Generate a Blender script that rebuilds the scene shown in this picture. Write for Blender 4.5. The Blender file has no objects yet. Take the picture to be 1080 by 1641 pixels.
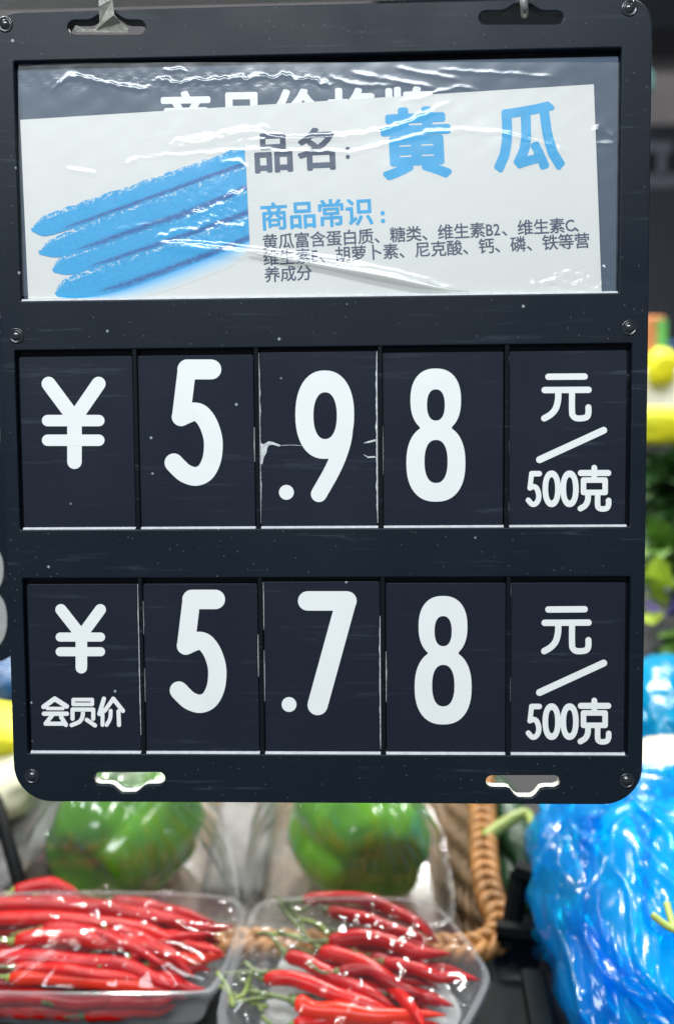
import bpy, math, random
import numpy as np
from mathutils import Vector, Matrix, noise

SC = bpy.context.scene
COL = SC.collection
random.seed(7)
rng = np.random.default_rng(7)

# ------------------------------------------------------------------ camera
F_PX, CX, CY = 1500.0, 540.0, 820.5            # photograph pixels (1080 x 1641)
CAM = Vector((0.0, -0.36, 0.0))
PITCH, YAW, ROLL = math.radians(-3.704), math.radians(2.021), math.radians(0.454)
ROT = Matrix.Rotation(YAW, 3, 'Z') @ Matrix.Rotation(PITCH, 3, 'X') @ Matrix.Rotation(ROLL, 3, 'Y')
cam_d = bpy.data.cameras.new('camera')
cam = bpy.data.objects.new('camera', cam_d)
COL.objects.link(cam)
right, fwd, up = ROT.col[0], ROT.col[1], ROT.col[2]
M4 = Matrix.Identity(4)
for i in range(3):
    M4[i][0], M4[i][1], M4[i][2], M4[i][3] = right[i], up[i], -fwd[i], CAM[i]
cam.matrix_world = M4
cam_d.sensor_fit = 'VERTICAL'
cam_d.sensor_height = 36.0
cam_d.sensor_width = 36.0
cam_d.lens = F_PX / 1641.0 * 36.0
cam_d.clip_start, cam_d.clip_end = 0.01, 100.0
cam_d.dof.use_dof = True
cam_d.dof.focus_distance = 0.36
cam_d.dof.aperture_fstop = 5.6
SC.camera = cam

# ------------------------------------------------------------------ light
w = bpy.data.worlds.new('World'); SC.world = w; w.use_nodes = True
bg = w.node_tree.nodes['Background']
bg.inputs[0].default_value = (0.72, 0.86, 1.0, 1); bg.inputs[1].default_value = 0.22

def area(name, loc, target, sx, sy, power, col=(1, 1, 1)):
    d = bpy.data.lights.new(name, 'AREA'); d.shape = 'RECTANGLE'; d.size, d.size_y = sx, sy
    d.energy = power; d.color = col
    o = bpy.data.objects.new(name, d); COL.objects.link(o)
    o.location = loc
    o.rotation_euler = (Vector(target) - Vector(loc)).to_track_quat('-Z', 'Y').to_euler()
    return o
area('ceiling_light', (-0.30, -1.15, 1.05), (0, 0, 0.02), 1.3, 0.35, 36.5, (0.90, 0.97, 1.0))
area('display_lamp', (0.10, 0.95, 1.00), (0.0, 0.30, -0.2), 0.30, 0.10, 19, (1.0, 0.98, 0.94))
for k_, (lx, ly, lz, lp) in enumerate(((0.55, 0.20, 0.95, 6), (-0.50, 0.15, 0.95, 6), (0.34, 1.35, 0.95, 7), (-0.45, 0.85, 0.95, 6), (1.00, 0.75, 0.85, 6), (-1.00, 0.60, 0.85, 6))):
    area('glint_lamp', (lx, ly, lz), (0.0, 0.30, -0.2), 0.08, 0.08, lp, (1.0, 0.99, 0.95))  # small unseen lamps added for glints on the wraps

SC.view_settings.view_transform = 'Standard'
SC.view_settings.look = 'None'
SC.view_settings.exposure = 0.0
SC.view_settings.gamma = 1.0
SC.view_settings.use_curve_mapping = False
SC.cycles.use_denoising = True
SC.cycles.transparent_max_bounces = 24
SC.cycles.max_bounces = 10
SC.cycles.sample_clamp_indirect = 6.0

# ------------------------------------------------------------------ places
def ray(px, py):
    return ROT @ Vector(((px - CX) / F_PX, 1.0, -(py - CY) / F_PX))
def PB(px, py, y=0.0):                     # point of the board's plane y = const
    d = ray(px, py); t = (y - CAM.y) / d.y
    return CAM + d * t
def PX(px, py, y=0.0):
    p = PB(px, py, y); return p.x, p.z
SLOPE = math.radians(20)                   # the display rises away from the viewer
S_O = Vector((0, 0.12, -0.305))
S_U, S_V, S_N = Vector((1, 0, 0)), Vector((0, math.cos(SLOPE), math.sin(SLOPE))), Vector((0, -math.sin(SLOPE), math.cos(SLOPE)))
def S(u, v, w_=0.0):
    return S_O + S_U * u + S_V * v + S_N * w_
def SLuv(px, py, w_=0.0):                  # where a line of sight meets the display at height w_
    d = ray(px, py); o = S_O + S_N * w_
    t = (o - CAM).dot(S_N) / d.dot(S_N)
    p = CAM + d * t - o
    return p.x, p.dot(S_V)
def SL(px, py, w_=0.0):
    u, v = SLuv(px, py, w_); return S(u, v, w_)

# ------------------------------------------------------------------ materials
MATS = {}
def new_mat(name):
    m = bpy.data.materials.new(name); m.use_nodes = True
    nt = m.node_tree
    b = nt.nodes.get('Principled BSDF')
    MATS[name] = m
    return m, nt, b
def node(nt, kind, **kw):
    n = nt.nodes.new(kind)
    for k, v in kw.items():
        if k.startswith('i_'):
            n.inputs[int(k[2:]) if k[2:].isdigit() else k[2:]].default_value = v
        else:
            setattr(n, k, v)
    return n
def ramp(nt, stops, interp='LINEAR'):
    n = nt.nodes.new('ShaderNodeValToRGB'); cr = n.color_ramp; cr.interpolation = interp
    while len(cr.elements) < len(stops): cr.elements.new(0.5)
    for e, (p, c) in zip(cr.elements, stops):
        e.position = p
        e.color = (c, c, c, 1) if not isinstance(c, (tuple, list)) else (*c, 1)
    return n
def simple(name, col, rough=0.5, var=0.15, scale=60, bump=0.05, bscale=None, spec=0.5, col2=None, trans=0.0, coat=0.0, stretch=None, sss=0.0):
    m, nt, b = new_mat(name)
    L = nt.links.new
    tc = node(nt, 'ShaderNodeTexCoord')
    src = tc.outputs['Object']
    if stretch:
        mp = node(nt, 'ShaderNodeMapping'); mp.inputs['Scale'].default_value = stretch; L(src, mp.inputs[0]); src = mp.outputs[0]
    nz = node(nt, 'ShaderNodeTexNoise'); nz.inputs['Scale'].default_value = scale; nz.inputs['Detail'].default_value = 5
    L(src, nz.inputs['Vector'])
    c2 = col2 or tuple(c * (1 - var * 2) for c in col)
    r = ramp(nt, [(0.3, c2), (0.7, col)])
    L(nz.outputs['Fac'], r.inputs[0]); L(r.outputs[0], b.inputs['Base Color'])
    b.inputs['Roughness'].default_value = rough
    b.inputs['Specular IOR Level'].default_value = spec
    b.inputs['Coat Weight'].default_value = coat
    if trans: b.inputs['Transmission Weight'].default_value = trans
    if sss:
        b.inputs['Subsurface Weight'].default_value = sss; b.inputs['Subsurface Radius'].default_value = (0.004, 0.002, 0.001)
    if bump:
        n2 = node(nt, 'ShaderNodeTexNoise'); n2.inputs['Scale'].default_value = bscale or scale * 3; n2.inputs['Detail'].default_value = 4
        L(src, n2.inputs['Vector'])
        bp = node(nt, 'ShaderNodeBump'); bp.inputs['Strength'].default_value = bump; bp.inputs['Distance'].default_value = 0.002
        L(n2.outputs['Fac'], bp.inputs['Height']); L(bp.outputs[0], b.inputs['Normal'])
    return m

def board_plastic(name, base, rough, dust=1.0, scr=1.0):
    m, nt, b = new_mat(name); L = nt.links.new
    tc = node(nt, 'ShaderNodeTexCoord')
    mp = node(nt, 'ShaderNodeMapping'); mp.inputs['Scale'].default_value = (0.07, 1, 1.0); mp.inputs['Rotation'].default_value = (0, 0.03, 0)
    L(tc.outputs['Object'], mp.inputs[0])
    scn = node(nt, 'ShaderNodeTexNoise'); scn.inputs['Scale'].default_value = 300; scn.inputs['Detail'].default_value = 4; scn.inputs['Roughness'].default_value = 0.7
    L(mp.outputs[0], scn.inputs['Vector'])
    big = node(nt, 'ShaderNodeTexNoise'); big.inputs['Scale'].default_value = 22; big.inputs['Detail'].default_value = 5
    L(tc.outputs['Object'], big.inputs['Vector'])
    bigr = ramp(nt, [(0.36, 0.0), (0.62, 1.0)]); L(big.outputs['Fac'], bigr.inputs[0])
    scr_r = ramp(nt, [(0.58, 0.0), (0.78, 1.0)]); L(scn.outputs['Fac'], scr_r.inputs[0])
    sm = node(nt, 'ShaderNodeMath', operation='MULTIPLY'); L(scr_r.outputs[0], sm.inputs[0]); L(bigr.outputs[0], sm.inputs[1])
    # small specks of lint and flour, a few here and there
    vo = node(nt, 'ShaderNodeTexVoronoi'); vo.inputs['Scale'].default_value = 120; L(tc.outputs['Object'], vo.inputs['Vector'])
    dr = ramp(nt, [(0.045, 1.0), (0.085, 0.0)]); L(vo.outputs['Distance'], dr.inputs[0])
    sep = node(nt, 'ShaderNodeSeparateColor'); L(vo.outputs['Color'], sep.inputs[0])
    pick = node(nt, 'ShaderNodeMath', operation='GREATER_THAN'); pick.inputs[1].default_value = 0.83; L(sep.outputs[0], pick.inputs[0])
    dm = node(nt, 'ShaderNodeMath', operation='MULTIPLY'); L(dr.outputs[0], dm.inputs[0]); L(pick.outputs[0], dm.inputs[1])
    dm2 = node(nt, 'ShaderNodeMath', operation='MULTIPLY'); L(dm.outputs[0], dm2.inputs[0]); dm2.inputs[1].default_value = 0.55 * dust
    # finer grit
    vo2 = node(nt, 'ShaderNodeTexVoronoi'); vo2.inputs['Scale'].default_value = 330; L(tc.outputs['Object'], vo2.inputs['Vector'])
    dr2 = ramp(nt, [(0.06, 1.0), (0.14, 0.0)]); L(vo2.outputs['Distance'], dr2.inputs[0])
    sep2 = node(nt, 'ShaderNodeSeparateColor'); L(vo2.outputs['Color'], sep2.inputs[0])
    pk2 = node(nt, 'ShaderNodeMath', operation='GREATER_THAN'); pk2.inputs[1].default_value = 0.88; L(sep2.outputs[1], pk2.inputs[0])
    dm3 = node(nt, 'ShaderNodeMath', operation='MULTIPLY'); L(dr2.outputs[0], dm3.inputs[0]); L(pk2.outputs[0], dm3.inputs[1])
    dm4 = node(nt, 'ShaderNodeMath', operation='MULTIPLY'); L(dm3.outputs[0], dm4.inputs[0]); dm4.inputs[1].default_value = 0.085 * dust
    dsum = node(nt, 'ShaderNodeMath', operation='MAXIMUM'); L(dm2.outputs[0], dsum.inputs[0]); L(dm4.outputs[0], dsum.inputs[1]); dm2 = dsum
    # fine hairs
    mp2 = node(nt, 'ShaderNodeMapping'); mp2.inputs['Scale'].default_value = (1, 1, 0.25); mp2.inputs['Rotation'].default_value = (0, 0.6, 0)
    L(tc.outputs['Object'], mp2.inputs[0])
    mx = node(nt, 'ShaderNodeMix', data_type='RGBA'); mx.inputs['A'].default_value = (*base, 1)
    mx.inputs['B'].default_value = (0.12, 0.14, 0.17, 1)
    s2 = node(nt, 'ShaderNodeMath', operation='MULTIPLY'); s2.inputs[1].default_value = 0.42 * scr; L(sm.outputs[0], s2.inputs[0]); L(s2.outputs[0], mx.inputs['Factor'])
    mx2 = node(nt, 'ShaderNodeMix', data_type='RGBA'); mx2.inputs['B'].default_value = (0.6, 0.62, 0.64, 1)
    L(mx.outputs['Result'], mx2.inputs['A']); L(dm2.outputs[0], mx2.inputs['Factor'])
    L(mx2.outputs['Result'], b.inputs['Base Color'])
    rr = ramp(nt, [(0.3, rough - 0.07), (0.75, rough + 0.12)]); L(big.outputs['Fac'], rr.inputs[0]); L(rr.outputs[0], b.inputs['Roughness'])
    bp = node(nt, 'ShaderNodeBump'); bp.inputs['Strength'].default_value = 0.035; bp.inputs['Distance'].default_value = 0.0006
    L(scn.outputs['Fac'], bp.inputs['Height']); L(bp.outputs[0], b.inputs['Normal'])
    b.inputs['Specular IOR Level'].default_value = 0.21
    return m

def thin_fresnel(nt, normal=None):
    # reflectance of a thin sheet, the same from both sides
    L = nt.links.new
    ge = node(nt, 'ShaderNodeNewGeometry')
    dt = node(nt, 'ShaderNodeVectorMath', operation='DOT_PRODUCT')
    L(normal or ge.outputs['Normal'], dt.inputs[0]); L(ge.outputs['Incoming'], dt.inputs[1])
    ab = node(nt, 'ShaderNodeMath', operation='ABSOLUTE'); L(dt.outputs['Value'], ab.inputs[0])
    iv = node(nt, 'ShaderNodeMath', operation='SUBTRACT', use_clamp=True); iv.inputs[0].default_value = 1.0; L(ab.outputs[0], iv.inputs[1])
    pw = node(nt, 'ShaderNodeMath', operation='POWER'); L(iv.outputs[0], pw.inputs[0]); pw.inputs[1].default_value = 5.0
    ma = node(nt, 'ShaderNodeMath', operation='MULTIPLY_ADD'); L(pw.outputs[0], ma.inputs[0]); ma.inputs[1].default_value = 0.95; ma.inputs[2].default_value = 0.05
    return ma
def clear_film(name, tint=(0.97, 0.98, 0.99), rough=0.06, haze=0.05, gain=1.7, hazecol=(0.8, 0.82, 0.84), bump=0.0, bscale=200):
    m, nt, b = new_mat(name); L = nt.links.new
    nt.nodes.remove(b)
    out = [n for n in nt.nodes if n.type == 'OUTPUT_MATERIAL'][0]
    tr = node(nt, 'ShaderNodeBsdfTransparent'); tr.inputs[0].default_value = (*tint, 1)
    gl = node(nt, 'ShaderNodeBsdfGlossy'); gl.inputs['Roughness'].default_value = rough
    df = node(nt, 'ShaderNodeBsdfDiffuse'); df.inputs[0].default_value = (*hazecol, 1)
    bp = None
    if bump:
        tc = node(nt, 'ShaderNodeTexCoord')
        nz = node(nt, 'ShaderNodeTexNoise'); nz.inputs['Scale'].default_value = bscale; nz.inputs['Detail'].default_value = 3; L(tc.outputs['Object'], nz.inputs['Vector'])
        bp = node(nt, 'ShaderNodeBump'); bp.inputs['Strength'].default_value = bump; bp.inputs['Distance'].default_value = 0.003
        L(nz.outputs['Fac'], bp.inputs['Height']); L(bp.outputs[0], gl.inputs['Normal'])
    fr = thin_fresnel(nt, bp.outputs[0] if bp else None)
    mu = node(nt, 'ShaderNodeMath', operation='MULTIPLY', use_clamp=True); mu.inputs[1].default_value = gain; L(fr.outputs[0], mu.inputs[0])
    m1 = node(nt, 'ShaderNodeMixShader'); m1.inputs[0].default_value = haze; L(tr.outputs[0], m1.inputs[1]); L(df.outputs[0], m1.inputs[2])
    m2 = node(nt, 'ShaderNodeMixShader'); L(mu.outputs[0], m2.inputs[0]); L(m1.outputs[0], m2.inputs[1]); L(gl.outputs[0], m2.inputs[2])
    L(m2.outputs[0], out.inputs[0])
    return m

def bag_film(name, tint, body, thru=0.45):
    m, nt, b = new_mat(name); L = nt.links.new
    nt.nodes.remove(b)
    out = [n for n in nt.nodes if n.type == 'OUTPUT_MATERIAL'][0]
    tc = node(nt, 'ShaderNodeTexCoord')
    nz = node(nt, 'ShaderNodeTexNoise'); nz.inputs['Scale'].default_value = 26; nz.inputs['Detail'].default_value = 2; nz.inputs['Distortion'].default_value = 1.2
    mp = node(nt, 'ShaderNodeMapping'); mp.inputs['Rotation'].default_value = (0, math.radians(-42), 0); mp.inputs['Scale'].default_value = (0.35, 1.2, 2.2)
    L(tc.outputs['Object'], mp.inputs[0]); L(mp.outputs[0], nz.inputs['Vector'])
    bp = node(nt, 'ShaderNodeBump'); bp.inputs['Strength'].default_value = 0.07; bp.inputs['Distance'].default_value = 0.005; L(nz.outputs['Fac'], bp.inputs['Height'])
    tr = node(nt, 'ShaderNodeBsdfTransparent'); tr.inputs[0].default_value = (*tint, 1)
    df = node(nt, 'ShaderNodeBsdfDiffuse'); df.inputs[0].default_value = (*body, 1); L(bp.outputs[0], df.inputs['Normal'])
    tl = node(nt, 'ShaderNodeBsdfTranslucent'); tl.inputs[0].default_value = (*body, 1); L(bp.outputs[0], tl.inputs['Normal'])
    gl = node(nt, 'ShaderNodeBsdfGlossy'); gl.inputs['Roughness'].default_value = 0.17; L(bp.outputs[0], gl.inputs['Normal'])
    fr = thin_fresnel(nt, bp.outputs[0])
    mu = node(nt, 'ShaderNodeMath', operation='MULTIPLY', use_clamp=True); mu.inputs[1].default_value = 0.75; L(fr.outputs[0], mu.inputs[0])
    a = node(nt, 'ShaderNodeMixShader'); a.inputs[0].default_value = 0.5; L(df.outputs[0], a.inputs[1]); L(tl.outputs[0], a.inputs[2])
    c = node(nt, 'ShaderNodeMixShader'); c.inputs[0].default_value = thru; L(a.outputs[0], c.inputs[1]); L(tr.outputs[0], c.inputs[2])
    d = node(nt, 'ShaderNodeMixShader'); L(mu.outputs[0], d.inputs[0]); L(c.outputs[0], d.inputs[1]); L(gl.outputs[0], d.inputs[2])
    L(d.outputs[0], out.inputs[0])
    return m

def cucumber_ink(name):
    m, nt, b = new_mat(name); L = nt.links.new
    uv = node(nt, 'ShaderNodeUVMap')
    sp = node(nt, 'ShaderNodeSeparateXYZ'); L(uv.outputs[0], sp.inputs[0])
    mp = node(nt, 'ShaderNodeMapping'); mp.inputs['Scale'].default_value = (46, 9, 1); L(uv.outputs[0], mp.inputs[0])
    nz = node(nt, 'ShaderNodeTexNoise'); nz.inputs['Scale'].default_value = 1.0; nz.inputs['Detail'].default_value = 8; nz.inputs['Roughness'].default_value = 0.78
    L(mp.outputs[0], nz.inputs['Vector'])
    # across the fruit: pale speckled upper rim, flat blue body, navy speckles by the lower rim
    wr = ramp(nt, [(0.0, 0.42), (0.08, 0.40), (0.20, 0.36), (0.34, 0.26), (0.46, 0.05)]); L(sp.outputs['Y'], wr.inputs[0])
    add = node(nt, 'ShaderNodeMath', operation='ADD'); L(nz.outputs['Fac'], add.inputs[0]); L(wr.outputs[0], add.inputs[1])
    wt = ramp(nt, [(0.90, 0.0), (0.97, 1.0)]); L(add.outputs[0], wt.inputs[0])
    dr = ramp(nt, [(0.0, 0.0), (0.62, 0.0), (0.86, 0.48), (0.97, 0.30), (1.0, 0.2)]); L(sp.outputs['Y'], dr.inputs[0])
    du = ramp(nt, [(0.0, 0.0), (0.12, 0.05), (0.35, 0.9), (1.0, 1.0)]); L(sp.outputs['X'], du.inputs[0])
    dmul = node(nt, 'ShaderNodeMath', operation='MULTIPLY'); L(dr.outputs[0], dmul.inputs[0]); L(du.outputs[0], dmul.inputs[1])
    add2 = node(nt, 'ShaderNodeMath', operation='ADD'); L(nz.outputs['Fac'], add2.inputs[0]); L(dmul.outputs[0], add2.inputs[1])
    dt = ramp(nt, [(0.72, 0.0), (0.90, 0.95)]); L(add2.outputs[0], dt.inputs[0])
    tone = ramp(nt, [(0.3, (0.0, 0.27, 0.60)), (0.7, (0.004, 0.43, 0.76))]); L(nz.outputs['Fac'], tone.inputs[0])
    m1 = node(nt, 'ShaderNodeMix', data_type='RGBA'); L(dt.outputs[0], m1.inputs['Factor']); L(tone.outputs[0], m1.inputs['A']); m1.inputs['B'].default_value = (0.006, 0.10, 0.34, 1)
    m2 = node(nt, 'ShaderNodeMix', data_type='RGBA'); L(wt.outputs[0], m2.inputs['Factor']); L(m1.outputs['Result'], m2.inputs['A']); m2.inputs['B'].default_value = (0.74, 0.76, 0.76, 1)
    L(m2.outputs['Result'], b.inputs['Base Color']); b.inputs['Roughness'].default_value = 0.55
    return m
def halo_ink(name):
    m, nt, b = new_mat(name); L = nt.links.new
    uv = node(nt, 'ShaderNodeUVMap'); sp = node(nt, 'ShaderNodeSeparateXYZ'); L(uv.outputs[0], sp.inputs[0])
    r = ramp(nt, [(0.0, (0.05, 0.42, 0.85)), (0.45, (0.45, 0.66, 0.80)), (1.0, (0.735, 0.72, 0.69))]); L(sp.outputs['Y'], r.inputs[0])
    L(r.outputs[0], b.inputs['Base Color']); b.inputs['Roughness'].default_value = 0.6
    return m

M_FRAME = board_plastic('board_plastic', (0.0065, 0.0110, 0.0185), 0.44, 1.0, 1.0)
M_CARD = board_plastic('card_plastic', (0.0120, 0.0160, 0.0265), 0.40, 1.0, 0.7)
M_RIB = board_plastic('rib_plastic', (0.006, 0.008, 0.012), 0.30, 0.4, 1.0)
M_HEAD = board_plastic('header_card', (0.065, 0.092, 0.135), 0.35, 0.3, 0.4)
M_INK = simple('white_ink', (0.85, 0.84, 0.83), 0.45, 0.02, 90, 0.01)
M_WEAR = simple('worn_white_edge', (0.72, 0.74, 0.74), 0.6, 0.2, 900, 0.2)
M_PAPER = simple('printed_paper', (0.735, 0.72, 0.69), 0.6, 0.015, 25, 0.03, 900)
M_NAVY = simple('navy_ink', (0.040, 0.062, 0.130), 0.55, 0.2, 120, 0.0)
M_SKY = simple('light_blue_ink', (0.012, 0.38, 0.72), 0.55, 0.06, 120, 0.0)
M_CUC = cucumber_ink('cucumber_ink'); M_HALO = halo_ink('halo_ink')
M_FILM = clear_film('header_film', tint=(1, 1, 1), rough=0.23, haze=0.045, gain=1.6, hazecol=(0.75, 0.80, 0.85))
M_WRAP = clear_film('cling_wrap', tint=(1, 1, 1), rough=0.08, haze=0.006, gain=0.55, bump=0.08, bscale=70)
M_WRAPP = clear_film('loose_wrap', tint=(0.99, 1, 1), rough=0.075, haze=0.03, gain=2.0, bump=0.25, bscale=60)
M_TRAY = clear_film('clear_tray', tint=(0.97, 0.98, 0.985), rough=0.12, haze=0.15, gain=0.8)
M_RIVET = simple('rivet_plastic', (0.02, 0.024, 0.03), 0.16, 0.1, 200, 0.0, spec=0.8)
M_HOOKP = simple('pale_hook_plastic', (0.40, 0.39, 0.34), 0.42, 0.25, 300, 0.2)
M_STEEL = simple('dull_steel', (0.42, 0.41, 0.38), 0.36, 0.15, 200, 0.05); MATS['dull_steel'].node_tree.nodes['Principled BSDF'].inputs['Metallic'].default_value = 0.7
M_CHILI = simple('chili_skin', (0.44, 0.0020, 0.0045), 0.27, 0.16, 60, 0.10, 120, spec=0.26)
M_CHILI3 = simple('chili_dark_skin', (0.30, 0.0015, 0.005), 0.30, 0.2, 60, 0.14, 120, spec=0.26)
M_CHILI4 = simple('chili_bright_skin', (0.54, 0.006, 0.004), 0.25, 0.16, 60, 0.10, 120, spec=0.26)
M_CHILI2 = simple('chili_orange_skin', (0.66, 0.022, 0.004), 0.27, 0.12, 60, 0.10, 120, spec=0.26)
M_STEM = simple('chili_stem', (0.14, 0.19, 0.045), 0.5, 0.3, 200, 0.2)
M_STEMY = simple('chili_stem_yellow', (0.24, 0.34, 0.05), 0.5, 0.2, 200, 0.2)
M_PEPD = simple('pepper_dark', (0.110, 0.340, 0.014), 0.22, 0.2, 30, 0.08, 60, col2=(0.030, 0.130, 0.010), coat=0.3)
M_PEPL = simple('pepper_light', (0.170, 0.480, 0.014), 0.22, 0.2, 30, 0.08, 60, col2=(0.050, 0.230, 0.010), coat=0.3)
M_RATT = simple('rattan', (0.50, 0.225, 0.055), 0.55, 0.25, 120, 0.35, 300, stretch=(1, 0.3, 1))
M_RATTD = simple('rattan_brown', (0.24, 0.14, 0.06), 0.65, 0.3, 120, 0.4, 300)
M_BLACK = simple('black_crate_plastic', (0.004, 0.005, 0.006), 0.6, 0.2, 80, 0.1, spec=0.12)
M_DISP = simple('display_dark', (0.014, 0.016, 0.018), 0.7, 0.3, 20, 0.2)
M_CUKE = simple('cucumber_skin', (0.020, 0.085, 0.030), 0.4, 0.3, 80, 0.5, 220)
M_STALK = simple('pale_stalk', (0.38, 0.48, 0.10), 0.4, 0.2, 60, 0.1)
M_BAG = bag_film('blue_bag', (0.01, 0.84, 1.0), (0.0, 0.48, 0.92), 0.68)
M_BAG2 = bag_film('cyan_bag', (0.10, 0.80, 0.97), (0.0, 0.52, 0.85), 0.40)
M_CAB = simple('pale_cabbage', (0.82, 0.85, 0.76), 0.5, 0.12, 30, 0.4)
M_LEAFD = simple('dark_leaf', (0.035, 0.105, 0.022), 0.45, 0.35, 50, 0.3)
M_LEAFL = simple('fresh_leaf', (0.120, 0.270, 0.030), 0.45, 0.3, 50, 0.3)
M_LEAFY = simple('lime_leaf', (0.42, 0.55, 0.06), 0.45, 0.2, 50, 0.3)
M_PURP = simple('purple_tape', (0.19, 0.13, 0.50), 0.35, 0.2, 90, 0.1)
M_YEL = simple('yellow_packet', (0.80, 0.72, 0.01), 0.5, 0.05, 30, 0.1, col2=(0.62, 0.62, 0.03))
M_CREAM = simple('cream_packet', (0.70, 0.68, 0.48), 0.45, 0.1, 30, 0.1)
M_FOAM = simple('white_foam', (0.80, 0.78, 0.73), 0.7, 0.06, 40, 0.2)
M_BLUE = simple('blue_packet', (0.02, 0.09, 0.22), 0.35, 0.3, 30, 0.2)
M_ORNG = simple('orange_print', (0.55, 0.20, 0.06), 0.5, 0.2, 40, 0.1)
M_GRNP = simple('green_print', (0.10, 0.38, 0.07), 0.5, 0.2, 40, 0.1)
M_WALL = simple('taupe_wall', (0.62, 0.52, 0.50), 0.8, 0.12, 6, 0.1)
M_DARK = simple('dark_cabinet', (0.010, 0.014, 0.022), 0.6, 0.2, 10, 0.1)
M_GREY = simple('grey_rail', (0.13, 0.13, 0.16), 0.5, 0.15, 20, 0.1)
M_TEAL = simple('teal_tag', (0.03, 0.16, 0.15), 0.5, 0.15, 20, 0.1)
M_PAD = simple('absorbent_pad', (0.36, 0.36, 0.35), 0.8, 0.1, 60, 0.3)
M_GFOAM = simple('grey_foam', (0.26, 0.25, 0.24), 0.7, 0.25, 40, 0.3)
M_PINK = simple('faded_white_ink', (0.40, 0.40, 0.38), 0.6, 0.1, 90, 0.1)

# ------------------------------------------------------------------ objects
def mesh(name, verts, faces, smooth=False, uvs=None):
    me = bpy.data.meshes.new(name)
    me.from_pydata([tuple(v) for v in verts], [], faces)
    if smooth: me.polygons.foreach_set('use_smooth', [True] * len(me.polygons))
    if uvs:
        ul = me.uv_layers.new(name='UVMap')
        for lp in me.loops: ul.data[lp.index].uv = uvs[lp.vertex_index]
    me.update()
    return me
def link(name, me, mat=None, parent=None, loc=None):
    o = bpy.data.objects.new(name, me); COL.objects.link(o)
    if mat and me is not None and not me.materials: me.materials.append(mat)
    if parent: o.parent = parent
    if loc is not None: o.location = loc
    return o
def mk(name, verts, faces, mat, parent=None, smooth=False, uvs=None):
    return link(name, mesh(name, verts, faces, smooth, uvs), mat, parent)
def tag(o, label, cat, group=None):
    o['label'] = label; o['category'] = cat
    if group: o['group'] = group
    return o
def struct(o): o['kind'] = 'structure'; return o
def empty(name, label, cat, group=None):
    o = bpy.data.objects.new(name, None); COL.objects.link(o); o.empty_display_size = 0.01
    return tag(o, label, cat, group)
def settle(root, loc):
    # put the thing's origin at its base; its parts keep their places
    root.location = loc
    for ch in root.children: ch.location = Vector(ch.location) - Vector(loc)
    return root

def box(x0, x1, y0, y1, z0, z1):
    v = [(x, y, z) for x in (x0, x1) for y in (y0, y1) for z in (z0, z1)]
    f = [(0, 1, 3, 2), (4, 6, 7, 5), (0, 4, 5, 1), (2, 3, 7, 6), (0, 2, 6, 4), (1, 5, 7, 3)]
    return v, f
def bevel(o, wdt, seg=2):
    b = o.modifiers.new('bevel', 'BEVEL'); b.width = wdt; b.segments = seg; b.limit_method = 'ANGLE'
    return o

def catmull(pts, n=8):
    P = [Vector(p) for p in pts]
    if len(P) < 3:
        return [P[0].lerp(P[-1], i / n) for i in range(n + 1)]
    out = []
    Q = [P[0] * 2 - P[1]] + P + [P[-1] * 2 - P[-2]]
    for i in range(1, len(Q) - 2):
        a, b, c, d = Q[i - 1], Q[i], Q[i + 1], Q[i + 2]
        for k in range(n):
            t = k / n
            out.append(0.5 * ((2 * b) + (c - a) * t + (2 * a - 5 * b + 4 * c - d) * t * t + (3 * b - a - 3 * c + d) * t ** 3))
    out.append(P[-1])
    return out
def tube(path, radii, sides=10, caps=True, squash=None):
    """verts, faces of a tube along path (Vectors) with a radius per point"""
    n = len(path); vs, fs = [], []
    t0 = (path[1] - path[0]).normalized()
    ref = Vector((0, 0, 1)) if abs(t0.z) < 0.9 else Vector((1, 0, 0))
    nrm = (ref - t0 * ref.dot(t0)).normalized()
    for i, p in enumerate(path):
        t = (path[min(i + 1, n - 1)] - path[max(i - 1, 0)]).normalized()
        nrm = (nrm - t * nrm.dot(t)).normalized()
        bi = t.cross(nrm)
        r = radii[i] if hasattr(radii, '__len__') else radii
        for k in range(sides):
            a = 2 * math.pi * k / sides
            vs.append(p + (nrm * math.cos(a) * (squash or 1) + bi * math.sin(a)) * r)
    for i in range(n - 1):
        for k in range(sides):
            a, b = i * sides + k, i * sides + (k + 1) % sides
            fs.append((a, b, b + sides, a + sides))
    if caps:
        fs.append(tuple(range(sides - 1, -1, -1)))
        fs.append(tuple((n - 1) * sides + k for k in range(sides)))
    return vs, fs

def filled(name, loops, y_front, thick, mat, parent=None, bev=0.0004, bres=2):
    """solid plate with holes in the board's plane: loops of (x, z), the first is the outline"""
    c = bpy.data.curves.new(name, 'CURVE'); c.dimensions = '2D'; c.fill_mode = 'BOTH'
    for lp in loops:
        s = c.splines.new('POLY'); s.points.add(len(lp) - 1); s.use_cyclic_u = True
        for p, (x, z) in zip(s.points, lp): p.co = (x, z, 0, 1)
    c.extrude = thick / 2 - bev; c.bevel_depth = bev; c.bevel_resolution = bres; c.offset = -bev
    t = bpy.data.objects.new(name, c); COL.objects.link(t)
    dg = bpy.context.evaluated_depsgraph_get()
    me = bpy.data.meshes.new_from_object(t.evaluated_get(dg))
    bpy.data.objects.remove(t); bpy.data.curves.remove(c)
    for v in me.vertices: v.co = (v.co.x, y_front + thick / 2 - v.co.z, v.co.y)
    me.name = name; me.materials.clear()
    return link(name, me, mat, parent)
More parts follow.
